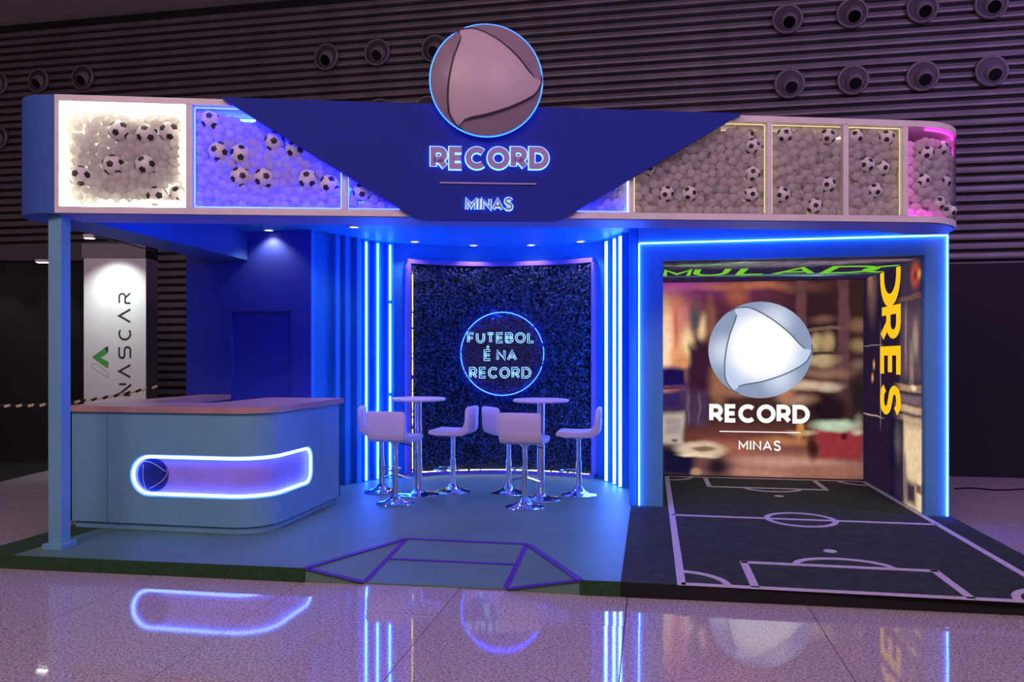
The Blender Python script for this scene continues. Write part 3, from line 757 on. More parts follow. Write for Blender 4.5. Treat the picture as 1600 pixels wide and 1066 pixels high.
mb.box(CU0+4.45, CU1+4.15-.8, CV0+.6-.02-6.4, CV0+.6-6.4, zb_, ZT0)
mb.box(CU1+4.15-.8, CU1+4.15-.78, CV0+.6-6.4, CV1-6.4, zb_, ZT0)
mb.build('body', M_counter, ct, smooth=True)
M_inlay = mat('counter inlay lilac', (.40,.30,.72), .45)
hi_ = band(-.0)
v3, _, t3, *_r = delaunay_2d_cdt([Vector(p) for p in hi_] + [Vector((LF-.1+(LA+.2)*i/20, z)) for i in range(21) for z in (zm-.1, zm, zm+.1)], [(i, (i+1) % nh) for i in range(nh)], [], 1, 1e-6)
MB().add([(*loc(cmap(p.x, RD)), p.y) for p in v3], [t for t in t3]).build('inlay', M_inlay, ct, smooth=True)
lb = band(-.022)
MB().tube([(*loc(cmap(s, .016)), z) for s, z in lb], .014, 8, closed=True).build('light_band', em('counter led', (.10,.20,1.0), 11), ct, smooth=True)
# logo disc in the band
dc = MB(); cs = sL+hr+.012; rd = hr*.80
dc.lathe([(rd,0),(rd,.012),(0.0001,.012)], 40); lg = dc.build('logo_disc', mat('logo disc navy', (.012,.03,.22), .4), ct, M=Matrix.Translation((*loc(cmap(cs, RD-.002)), zm)) @ FRONT)
for k in range(3):
    f = MB(); a = -2*pi/3*k + .25; ribbon(f, [tuple(c*rd for c in rot(p, a)) for p in ARC1], .006, .012, .014); f.build('logo_line', mat('logo line', (.5,.5,.75), .5), lg)
# plinth, seam, top
MB().prism([loc(p) for p in ([(CU0+.03,CV0+.03)] + [(CU1-CR+(CR-.03)*sin(radians(90)*i/10), CV0+CR-(CR-.03)*cos(radians(90)*i/10)) for i in range(11)] + [(CU1-.03,CV1-.02),(CU0+.03,CV1-.02)])], 0, .062).build('plinth', M_counter, ct)
sm = on_v(168, CV0).x
MB().box(sm+4.15-.002, sm+4.15+.002, CV0-6.4-.0015, CV0-6.4+.002, .06, ZT0).build('panel_seam', mat('seam', (.07,.15,.24), .6), ct)
g = .03
tp = MB()
front_poly = [loc(p) for p in cpath(g)[:-1]]
y6 = CV0+.62
tp.prism([loc(p) for p in ([(CU0-g, CV0-g)] + cpath(g)[1:-1] + [(CU1+g, y6), (CU0-g, y6)])], ZT0, ZT1)
tp.prism([loc(p) for p in [(CU1-.82, y6),(CU1+g, y6),(CU1+g, CV1+g),(CU1-.82, CV1+g)]], ZT0, ZT1)
tp.prism([loc(p) for p in [(CU0-g, y6),(CU0+.33, y6),(CU0+.33, 8.0),(CU0-g, 8.0)]], ZT0, ZT1)
tp.build('countertop', M_wood, ct)

# =================================================================== HEDGE
hp_pts = [c for c in curve]
def sub(pxa, pxb, n=24):
    return [along(pxa+(pxb-pxa)*i/n) for i in range(n+1)]
HZ0, HZ1 = .115, 2.80
hw = empty('hedge_wall', along(780)[0].to_3d() + Vector((0,0,ZP)), 0, 'tall dark leafy artificial hedge panel in a lilac frame', 'hedge')
ho = hw.location
def rel(P, z): return (P.x-ho.x, P.y-ho.y, z-ho.z)
M_frame = mat('lilac frame', (.20,.12,.42), .5)
S1 = sub(633, 933)
bk = [tuple((P + Vector((T.y,-T.x))*.03 - ho.xy)) for P, T in S1]
MB().sheet(bk, HZ0-ho.z, HZ1-ho.z, .025).build('backing', M_soil, hw)
def frame_strip(pts, z0, z1, d):
    MB().sheet([tuple((P + Vector((T.y,-T.x))*d - ho.xy)) for P, T in pts], z0-ho.z, z1-ho.z, d-.001).build('frame', M_frame, hw)
frame_strip(S1, HZ1, HZ1+.055, .10); frame_strip(S1, ZP+.001, ZP+.045, .10)
frame_strip(sub(631.5, 638, 3), ZP+.045, HZ1, .10); frame_strip(sub(930, 935, 3), ZP+.045, HZ1, .10)
rl = np.random.default_rng(5); verts = []; faces = []
S2 = sub(640, 929, 40)
NL = 15000
for _ in range(NL):
    q = rl.random()*40; i = min(39, int(q)); f = q-i
    P = S2[i][0].lerp(S2[i+1][0], f); T = S2[i][1]; N = Vector((T.y,-T.x))
    z = HZ0+.04 + rl.random()*(HZ1-HZ0-.06); d = .045 + rl.random()**1.5*.075
    c = Vector((P.x+N.x*d-ho.x, P.y+N.y*d-ho.y, z-ho.z))
    L = .020 + rl.random()*.026; wd = L*(.30+rl.random()*.25)
    a = rl.random()*6.283; el = rl.uniform(-.3, 1.1)
    t3 = T.to_3d(); n3 = N.to_3d(); up = Vector((0,0,1))
    dirv = (t3*cos(a) + up*sin(a))*cos(el) + n3*sin(el); sd = dirv.cross(n3 + t3*rl.uniform(-.6,.6) + up*rl.uniform(-.4,.6)).normalized(); nr = sd.cross(dirv).normalized()
    b = len(verts)
    verts += [tuple(c), tuple(c+dirv*L*.45+sd*wd), tuple(c+dirv*L - nr*L*.15), tuple(c+dirv*L*.45-sd*wd), tuple(c+dirv*L*.5-nr*wd*.35)]
    faces += [(b,b+1,b+4),(b+1,b+2,b+4),(b+2,b+3,b+4),(b+3,b,b+4)]
me = bpy.data.meshes.new('foliage'); me.from_pydata(verts, [], faces); me.materials.append(M_leaf)
fo = bpy.data.objects.new('foliage', me); COL.objects.link(fo); fo.parent = hw; fo['kind'] = 'stuff'
lp = [rel(P + Vector((T.y,-T.x))*.092, ZP+.051) for P, T in sub(646, 926, 20)]
MB().tube(lp, .004, 6).build('led_strip', M_hedgeled, hw)
P, T = along(640.5); N = Vector((T.y,-T.x))
MB().tube([rel(P+N*.085, ZP+.06), rel(P+N*.085, HZ1-.1)], .0025, 6).build('led_strip', em('hedge side led', (1,.9,.3), 9), hw)

# --- round acrylic sign on the hedge
P, T = along(786); N = Vector((T.y,-T.x)); base = P + N*.17
Dn = -base.x*sin(TH)+base.y*cos(TH); zc_ = HC + (YH-553)/F*Dn; RN = 65/F*Dn
ns_ = empty('round_acrylic_sign', (base.x, base.y, zc_), atan2(T.y, T.x), 'round clear acrylic sign with glowing FUTEBOL É NA RECORD letters on the hedge', 'sign')
MB().lathe([(RN,-.004),(RN,.004),(.0001,.004)], 64, M=FRONT).build('acrylic_disc', M_acry, ns_, smooth=False)
M_neon = em('neon outline', (.24,.50,1.0), 2.6)
MB().tube([(RN*cos(2*pi*i/80), 0, RN*sin(2*pi*i/80)) for i in range(80)], .0055, 6, closed=True).build('disc_edge_light', em('disc edge', (.05,.22,1.0), 4), ns_)
MB().tube([(RN*cos(2*pi*i/80), .035, RN*sin(2*pi*i/80)) for i in range(80)], .005, 6, closed=True).build('added_back_glow', em('added disc back glow', (.002,.012,1.0), 60), ns_)  # added ring behind the disc, lights the nearby leaves blue
for word, px0, px1, pyt, pyb in (('FUTEBOL',732,836,520,536),('É NA',758,809,546.5,563.5),('RECORD',735,831,574,591)):
    h = (pyb-pyt)/F*Dn; wpx = (px1-px0)/F*Dn; lay, wid = text_layout(word, h, .22*h); kx = wpx/wid
    xl = (px0-786)/F*Dn; zl_ = (553-pyb)/F*Dn
    for ch, x in lay:
        t = .17*h; w_, st = strokes(ch, h, t); f = MB()
        for s_ in st:
            tmp = MB(); L, R, cl = ribbon(tmp, s_, t, 0, .01, None, h if ch != 'É' else None)
            loops = [L, R] if cl else [L + R[::-1]]
            for lo in loops:
                f.tube([(xl+x*kx+p[0]*kx, -.020, zl_+p[1]) for p in lo], .0042, 5, closed=True)
        f.build('letter', M_neon, ns_)
for dx, dz_ in ((-.7,.45),(.7,.45),(-.7,-.45),(.7,-.45)):
    MB().tube([(RN*dx,-.006,RN*dz_),(RN*dx,.11,RN*dz_)], .008, 8).build('standoff', M_chrome, ns_)

# =================================================================== PORTAL WITH SCREENS
pt = empty('screen_portal', (1.32, 8.9, ZP), 0, 'light blue box portal outlined with blue light around the video screens', 'portal')
def pl(mb): mb.v = [(x-1.32, y-8.9, z-ZP) for x, y, z in mb.v]; return mb
PU0, PU1, PI0, PI1, PV, PB, PZ = -.13, 2.78, .12, 2.57, 7.83, 10.0, 2.585
pl(MB().box(PU0, PI0, PV, PB, ZP, ZC-.001)).build('left_jamb', M_paint, pt)
pl(MB().box(PI1, PU1, PV, PB, ZP, ZC-.001)).build('right_jamb', M_paint, pt)
pl(MB().box(PI0, PI1, PV, PB, PZ, ZC-.001)).build('lintel', M_paint, pt)
pl(MB().box(PI0, PI1, PB-.03, PB, ZP, PZ)).build('back_panel', M_dark, pt)
lz = 2.765
for a, b in (((PU0+.012,PV-.012,ZP+.005),(PU0+.012,PV-.012,lz)),((PU0+.012,PV-.012,lz),(PU1-.02,PV-.012,lz)),((PU1-.02,PV-.012,lz),(PU1-.02,PV-.012,ZP+.005))):
    pl(MB().tube([a, b], .006, 8)).build('led_line', M_ledline, pt)

# picture materials: soft blobs mixed in a panel's own plane
def picture(name, base, blobs, strength, noise=.10, scale=3.0, grain=.25, sk=1.5):
    m = bpy.data.materials.new(name); m.use_nodes = True; nt = m.node_tree; nt.nodes.remove(nt.nodes['Principled BSDF'])
    nd = lambda t: nt.nodes.new(t); ln = nt.links.new
    tc = nd('ShaderNodeTexCoord'); nz = nd('ShaderNodeTexNoise'); nz.inputs['Scale'].default_value = scale; nz.inputs['Detail'].default_value = 1
    ln(tc.outputs['Object'], nz.inputs['Vector'])
    sb = nd('ShaderNodeVectorMath'); sb.operation = 'SUBTRACT'; sb.inputs[1].default_value = (.5,.5,.5); ln(nz.outputs['Color'], sb.inputs[0])
    sc = nd('ShaderNodeVectorMath'); sc.operation = 'SCALE'; sc.inputs['Scale'].default_value = noise; ln(sb.outputs[0], sc.inputs[0])
    ad = nd('ShaderNodeVectorMath'); ln(tc.outputs['Object'], ad.inputs[0]); ln(sc.outputs[0], ad.inputs[1])
    fl_ = nd('ShaderNodeVectorMath'); fl_.operation = 'MULTIPLY'; fl_.inputs[1].default_value = (1,1,0); ln(ad.outputs[0], fl_.inputs[0])
    rgb = nd('ShaderNodeRGB'); rgb.outputs[0].default_value = (*base, 1); cur = rgb.outputs[0]
    for (cx, cy, w_, h_, soft, col, box) in blobs:
        soft = min(.95, soft*sk) if not box else min(.9, soft*1.3)
        s1 = nd('ShaderNodeVectorMath'); s1.operation = 'SUBTRACT'; s1.inputs[1].default_value = (cx, cy, 0); ln(fl_.outputs[0], s1.inputs[0])
        s2 = nd('ShaderNodeVectorMath'); s2.operation = 'DIVIDE'; s2.inputs[1].default_value = (w_, h_, 1); ln(s1.outputs[0], s2.inputs[0])
        if box:
            ab = nd('ShaderNodeVectorMath'); ab.operation = 'ABSOLUTE'; ln(s2.outputs[0], ab.inputs[0])
            sx = nd('ShaderNodeSeparateXYZ'); ln(ab.outputs[0], sx.inputs[0]); mx_ = nd('ShaderNodeMath'); mx_.operation = 'MAXIMUM'; ln(sx.outputs[0], mx_.inputs[0]); ln(sx.outputs[1], mx_.inputs[1]); val = mx_.outputs[0]
        else:
            le = nd('ShaderNodeVectorMath'); le.operation = 'LENGTH'; ln(s2.outputs[0], le.inputs[0]); val = le.outputs['Value']
        mr = nd('ShaderNodeMapRange'); mr.interpolation_type = 'SMOOTHSTEP'; mr.inputs[1].default_value = 1+soft; mr.inputs[2].default_value = max(0, 1-soft); mr.inputs[3].default_value = 0; mr.inputs[4].default_value = 1
        ln(val, mr.inputs[0])
        mi = nd('ShaderNodeMix'); mi.data_type = 'RGBA'; ln(mr.outputs[0], mi.inputs['Factor']); ln(cur, mi.inputs['A']); mi.inputs['B'].default_value = (*col, 1); cur = mi.outputs['Result']
    n3 = nd('ShaderNodeTexNoise'); n3.inputs['Scale'].default_value = scale*3.2; n3.inputs['Detail'].default_value = 2; ln(tc.outputs['Object'], n3.inputs['Vector'])
    m3 = nd('ShaderNodeMapRange'); m3.inputs[1].default_value = .3; m3.inputs[2].default_value = .7; m3.inputs[3].default_value = 1-grain; m3.inputs[4].default_value = 1+grain; ln(n3.outputs['Fac'], m3.inputs[0])
    vm = nd('ShaderNodeVectorMath'); vm.operation = 'SCALE'; ln(cur, vm.inputs[0]); ln(m3.outputs[0], vm.inputs['Scale'])
    e = nd('ShaderNodeEmission'); e.inputs[1].default_value = strength; ln(vm.outputs[0], e.inputs[0]); ln(e.outputs[0], nt.nodes['Material Output'].inputs['Surface'])
    return m
# back screen: local x right, y up in metres about its centre
SW, SH = PI1-PI0-.02, PZ-ZP-.03; VS = PB-.05
scr = empty('video_screen', ((PI0+PI1)/2, VS, ZP), 0, 'large glowing video screen showing the globe logo over a blurred room', 'screen')
SC = Matrix.Translation((0, 0, SH/2+.012)) @ FRONT
def sp(px, py):          # screen pixel position -> local metres
    p = on_v(px, VS, py); return (p.x-(PI0+PI1)/2, p.z-ZP-.012-SH/2)
def blob(px, py, wp, hpx, soft, col, box=0):
    x, y = sp(px, py); s = 9.55/F; return (x, y, wp/2*s, hpx/2*s, soft, col, box)
scene_blobs = [
 blob(1190,470,340,90,.8,(.10,.022,.045)), blob(1290,560,150,220,.6,(.060,.022,.020)), blob(1190,640,260,140,.7,(.055,.020,.018)),
 blob(1062,445,110,26,.8,(.30,.035,.26)), blob(1180,447,170,12,.7,(.40,.12,.07)), blob(1262,452,60,12,.7,(.38,.15,.07)), blob(1110,462,120,10,.7,(.14,.02,.10)),
 blob(1152,462,32,30,.5,(.30,.08,.06)), blob(1060,500,60,60,.8,(.45,.12,.16)),
 blob(1048,545,44,130,.55,(.80,.34,.16)), blob(1040,540,16,110,.6,(1.0,.66,.44)), blob(1075,537,18,44,.6,(1.0,.72,.36)), blob(1056,505,8,60,.5,(.55,.14,.12)), blob(1068,570,10,50,.5,(.75,.28,.12)),
 blob(1099,512,14,34,.6,(.90,.60,.30)), blob(1086,498,14,44,.6,(.055,.07,.07)), blob(1110,500,16,70,.5,(.20,.075,.06)),
 blob(1094,580,34,84,.25,(.040,.010,.028),1), blob(1122,600,22,60,.6,(.30,.13,.07)), blob(1150,612,60,14,.6,(.30,.13,.09)),
 blob(1052,590,44,32,.3,(.012,.005,.075),1), blob(1048,606,46,5,.4,(.14,.02,.12),1), blob(1050,625,40,28,.35,(.03,.016,.10),1), blob(1085,638,40,54,.35,(.060,.030,.075),1), blob(1075,636,4,46,.4,(.13,.08,.13),1), blob(1092,636,4,46,.4,(.12,.07,.11),1), blob(1048,645,30,14,.4,(.012,.006,.04),1),
 blob(1290,490,110,110,.5,(.030,.010,.020),1), blob(1330,478,80,90,.6,(.035,.014,.012)), blob(1252,470,14,100,.35,(.12,.045,.05),1), blob(1318,520,16,170,.3,(.11,.045,.055),1),
 blob(1283,514,60,5,.35,(.16,.085,.07),1), blob(1285,500,30,12,.6,(.16,.075,.05)), blob(1275,536,16,26,.5,(.46,.34,.17)), blob(1292,536,18,28,.5,(.42,.28,.14)), blob(1282,563,44,18,.5,(.46,.32,.18)), blob(1284,553,60,4,.4,(.06,.03,.03),1), blob(1340,508,24,20,.5,(.20,.10,.06)), blob(1342,540,22,20,.5,(.26,.17,.08)), blob(1340,570,20,14,.5,(.16,.10,.07)), blob(1290,583,70,14,.6,(.26,.13,.09)),
 blob(1265,603,76,14,.5,(.58,.40,.28)), blob(1295,606,30,12,.5,(.50,.40,.30)), blob(1293,640,48,50,.3,(.016,.006,.012)), blob(1245,625,44,14,.6,(.35,.20,.14)), blob(1228,616,24,22,.5,(.42,.18,.10)), blob(1342,620,26,60,.5,(.018,.012,.014)), blob(1342,660,10,20,.6,(.22,.20,.15)),
 blob(1190,690,320,40,.6,(.16,.045,.035)), blob(1200,728,330,46,.45,(.33,.14,.105)), blob(1225,722,140,14,.6,(.50,.26,.20)), blob(1180,738,120,10,.6,(.46,.21,.16)), blob(1290,738,110,16,.6,(.30,.12,.085)), blob(1130,700,90,20,.6,(.34,.11,.07)), blob(1222,690,90,14,.5,(.40,.15,.07)), blob(1256,676,40,8,.5,(.55,.34,.20)), blob(1250,670,10,30,.4,(.55,.24,.07)),
 blob(1312,692,62,50,.18,(.27,.030,.035),1), blob(1305,664,62,18,.35,(.46,.58,.40)), blob(1318,680,10,10,.4,(.06,.008,.015)), blob(1338,674,14,10,.5,(.50,.40,.28)), blob(1270,700,16,36,.4,(.05,.012,.012)),
 blob(1050,670,36,52,.20,(.46,.38,.31),1), blob(1052,665,22,24,.3,(.34,.27,.28),1), blob(1054,688,10,5,.4,(.14,.10,.12)),
 blob(1058,722,64,46,.35,(.008,.006,.030),1), blob(1120,728,44,36,.5,(.022,.010,.020)), blob(1094,703,74,24,.22,(.62,.47,.33)), blob(1100,702,34,8,.3,(.22,.12,.09)), blob(1088,712,50,6,.4,(.80,.62,.42)), blob(1088,738,16,12,.4,(.44,.24,.16))]
M_scr = picture('blurred room picture', (.040,.014,.026), scene_blobs, 1.05, .08, 3.4, .10)
mb = MB().box(-SW/2, SW/2, -SH/2, SH/2, 0, .012); mb.build('display_panel', M_scr, scr, M=SC)
# globe on the screen: flat luminous artwork
gx, gy = sp(1187, 547); sr = 78/F*9.55
def radial(name, c0, c1, ctr, rad, strength):
    m = bpy.data.materials.new(name); m.use_nodes = True; nt = m.node_tree; nt.nodes.remove(nt.nodes['Principled BSDF']); ln = nt.links.new
    tc = nt.nodes.new('ShaderNodeTexCoord'); s = nt.nodes.new('ShaderNodeVectorMath'); s.operation = 'SUBTRACT'; s.inputs[1].default_value = (*ctr, 0)
    f0 = nt.nodes.new('ShaderNodeVectorMath'); f0.operation = 'MULTIPLY'; f0.inputs[1].default_value = (1,1,0)
    l = nt.nodes.new('ShaderNodeVectorMath'); l.operation = 'LENGTH'; mr = nt.nodes.new('ShaderNodeMapRange'); mr.interpolation_type = 'SMOOTHSTEP'; mr.inputs[1].default_value = rad[0]; mr.inputs[2].default_value = rad[1]
    mi = nt.nodes.new('ShaderNodeMix'); mi.data_type = 'RGBA'; mi.inputs['A'].default_value = (*c0,1); mi.inputs['B'].default_value = (*c1,1)
    e = nt.nodes.new('ShaderNodeEmission'); e.inputs[1].default_value = strength
    ln(tc.outputs['Object'], s.inputs[0]); ln(s.outputs[0], f0.inputs[0]); ln(f0.outputs[0], l.inputs[0]); ln(l.outputs['Value'], mr.inputs[0]); ln(mr.outputs[0], mi.inputs['Factor']); ln(mi.outputs['Result'], e.inputs[0]); ln(e.outputs[0], nt.nodes['Material Output'].inputs['Surface'])
    return m
SG = SC @ Matrix.Translation((gx, gy, .012))
def flat(poly, z0, z1): return MB().prism(poly, z0, z1)
sgb = flat(arc(0,0,sr,sr*.965,0,355,71), 0, .002).build('logo_globe', em('logo globe grey', (.36,.42,.58), 1.0), scr, M=SG)
for k in range(3):
    inn_, out_ = blade_outline(k); cx = sum(p[0] for p in out_)/len(out_)*.86; cy = sum(p[1] for p in out_)/len(out_)*.86
    polyb = [(p[0]*sr, p[1]*sr*.965) for p in inn_] + [(p[0]*sr, p[1]*sr*.965) for p in reversed(out_)]
    flat(polyb[::-1], .002, .0026).build('logo_blade', radial(f'logo blade glow {k}', (.66,.72,.86), (.27,.33,.50), (cx*sr, cy*sr), (0, sr*.5), 1.0), sgb)
flat([(p[0]*sr, p[1]*sr*.965) for p in TRI[::-1]], .0026, .0034).build('logo_centre', radial('logo centre glow', (1,1,1), (.50,.57,.76), (.05*sr, .06*sr), (sr*.42, sr*.86), 1.1), sgb)
for k in range(3):
    f = MB(); a = -2*pi/3*k; ribbon(f, [(p[0]*sr, p[1]*sr*.965) for p in (rot(q, a) for q in ARC1)], .016, .0034, .004); f.build('logo_line', em('logo line grey', (.10,.14,.18), 1.0), sgb)
M_wh = em('screen white', (1,1,1), 1.05)
for word, px0, px1, pyt, pyb, tr in (('RECORD',1108,1265,632,661,.235),('MINAS',1154,1220,688,704,.16)):
    xa, ya = sp(px0, pyb); xb, yb2 = sp(px1, pyb); h = sp((px0+px1)/2, pyt)[1]-sp((px0+px1)/2, pyb)[1]; lay, wid = text_layout(word, h, .05*h if word == 'RECORD' else .16*h); kx = (xb-xa)/wid
    for ch, x in lay:
        f = MB(); w_, st = strokes(ch, h, tr*h)
        for s_ in st: ribbon(f, s_, tr*h, 0, .002, None, h)
        f.build('letter', M_wh, scr, M=SC @ Matrix.Translation((xa+x*kx, (ya+yb2)/2, .012)) @ Matrix.Diagonal((kx,1,1,1)))
xa, ya = sp(1124, 674); xb, yb2 = sp(1251, 674)
MB().box(xa, xb, ya-.006, ya+.006, 0, .002).build('underline', M_wh, scr, M=SC @ Matrix.Translation((0,0,.012)))
# right side picture wall: local x = towards the viewer (front), y up
VD = PB-.05-(PV+.09); RWc = PV+.09+VD/2
rw = empty('picture_wall', (PI1-.004, RWc, ZP), 0, 'glowing side picture panel inside the portal with yellow letters reading downward', 'screen')
RM = Matrix(((0,0,-1,0),(-1,0,0,0),(0,1,0,SH/2+.012),(0,0,0,1)))
def rp(px, py): p = on_u(px, PI1-.006, py); return (RWc-p.y, p.z-ZP-.012-SH/2)
def rb(px, py, wp, h_, soft, col, box=1):
    x0_, y0_ = rp(px-wp/2, py); x1_, y1_ = rp(px+wp/2, py); yt = rp(px, py-h_/2)[1]; yb_ = rp(px, py+h_/2)[1]
    return ((x0_+x1_)/2, (yt+yb_)/2, abs(x1_-x0_)/2, abs(yt-yb_)/2, soft, col, box)
rblobs = [rb(1425,440,34,100,.3,(.05,.03,.06)), rb(1431,430,12,34,.5,(.55,.08,.03),0), rb(1431,430,5,16,.5,(.10,.03,.05),0), rb(1437,428,4,14,.5,(.7,.3,.05),0),
 rb(1423,465,36,8,.4,(.16,.07,.07)), rb(1425,540,32,110,.35,(.12,.07,.10)), rb(1431,530,8,50,.5,(.36,.25,.20),0), rb(1425,570,6,60,.5,(.28,.18,.15)), rb(1416,530,3,90,.4,(.24,.16,.18)),
 rb(1422,607,34,10,.5,(.45,.28,.18)), rb(1428,606,8,8,.5,(.95,.75,.45),0), rb(1424,625,38,14,.5,(.20,.12,.14)), rb(1424,640,38,10,.5,(.62,.42,.26)), rb(1424,655,38,8,.5,(.40,.25,.18)),
 rb(1428,735,30,150,.2,(.80,.60,.36)), rb(1400,740,18,160,.35,(.012,.006,.03)), rb(1408,755,18,70,.5,(.03,.018,.04),0), rb(1414,745,4,60,.4,(.22,.17,.16)), rb(1424,770,14,36,.4,(.05,.03,.05)), rb(1436,765,8,14,.4,(.16,.08,.07)),
 rb(1404,690,10,50,.6,(.10,.08,.10),0), rb(1363,450,12,80,.6,(.15,.08,.07),0), rb(1360,420,6,60,.5,(.30,.14,.08)), rb(1366,570,3,12,.6,(.7,.3,.15),0), rb(1364,590,3,12,.6,(.75,.3,.15),0),
 rb(1376.5,590,1.2,120,.4,(.45,.30,.26)), rb(1364,649,26,2.5,.4,(.40,.28,.26)), rb(1364,540,26,2.0,.4,(.22,.15,.14))]
M_rw = picture('garage picture', (.018,.010,.030), rblobs, 1.0, .03, 4.0, .12)
MB().box(-VD/2, VD/2, -SH/2, SH/2, 0, .006).build('display_panel', M_rw, rw, M=RM)
M_yel = em('yellow letters', (1.0,.58,.015), 1.0); M_lim = em('lime letters', (.24,.80,.04), .75)
xt0, xt1 = rp(1376, 560)[0], rp(1408, 560)[0]; CAP = xt1-xt0
yR0, yR1 = rp(1392,478)[1], rp(1392,652)[1]
letters = [('R',478,533),('E',541,592),('S',600,651)]
TR = Matrix.Rotation(-pi/2, 4, 'Z')        # text turned to read downward: letter top towards +x
for ch, pa, pb_ in letters:
    ya, yb2 = rp(1392, pa)[1], rp(1392, pb_)[1]; h = CAP; t = .20*h; w_, st = strokes(ch, h, t); f = MB()
    kx = (ya-yb2)/w_
    for s_ in st: ribbon(f, s_, t, .006, .008, None, h)
    f.build('letter', M_yel, rw, M=RM @ Matrix.Translation((xt0, ya, 0)) @ TR @ Matrix.Diagonal((kx*1.0,1,1,1)))
# the O is folded over the edge between ceiling and wall
ow = .62; f = MB(); yo = SH/2; pts = [(xt0+CAP*.1+ (CAP*.8)*(.5+.5*cos(radians(a))), yo - .40*sin(radians(a)) if True else 0) for a in range(0, 181, 9)]
pts = [(xt0+.07+(CAP-.14)*(.5-.5*cos(radians(a))), yo - .005 - .33*sin(radians(a))**.8 if 0 < a < 180 else yo-.005) for a in range(0, 181, 9)]
ribbon(f, pts, .14, .006, .008); f.build('letter', M_yel, rw, M=RM)
# ceiling picture: local x right, y away from the viewer is the letters' foot
cw = empty('picture_ceiling', ((PI0+PI1)/2, RWc, PZ-.004), 0, 'glowing picture panel on the portal ceiling with green letters', 'screen')
CM = Matrix(((1,0,0,0),(0,-1,0,0),(0,0,-1,0),(0,0,0,1)))
cbl = [(-.2,.7,.7,.25,.7,(.16,.13,.17),0), (.55,.75,.5,.12,.7,(.22,.16,.22),0), (-.8,.78,.4,.08,.5,(.16,.30,.14),0), (.0,-.35,1.0,.10,.5,(.10,.20,.22),0), (.5,-.5,.3,.06,.5,(.20,.45,.42),0), (1.0,.8,.3,.1,.5,(.2,.12,.12),0), (-.4,.9,.2,.08,.5,(.25,.30,.25),0)]
MB().box(-(PI1-PI0)/2+.01, (PI1-PI0)/2-.01, -VD/2, VD/2, 0, .006).build('display_panel', picture('ceiling picture', (.025,.015,.05), cbl, 1.0, .25, 3.0, .4), cw, M=CM)
cy0 = -VD/2 + (xt0 - (-VD/2)); cy1 = cy0+CAP
xr = (PI1-PI0)/2
lp_ = .385
for ch, pa, pb_ in (('M',1031,1076),('U',1085,1141),('L',1155,1204),('A',1212,1280),('D',1288,1366)):
    h = CAP; t = .15*h; w_, st = strokes(ch, h, t); f = MB(); xa = at(pa, 8.45).x-(PI0+PI1)/2; xb = at(pb_, 8.45).x-(PI0+PI1)/2; kx = (xb-xa)/w_
    for s_ in st: ribbon(f, s_, t, .006, .008, None, h)
    f.build('letter', M_lim, cw, M=CM @ Matrix.Translation((max(xa, -xr+.02), cy0, 0)) @ Matrix.Diagonal((kx,1,1,1)))
f = MB(); pts = [(xr-.01-.22*sin(radians(a)), cy0+.06+(CAP-.12)*(.5-.5*cos(radians(a)))) for a in range(0, 181, 9)]
ribbon(f, pts, .10, .006, .008); f.build('letter', M_lim, cw, M=CM)

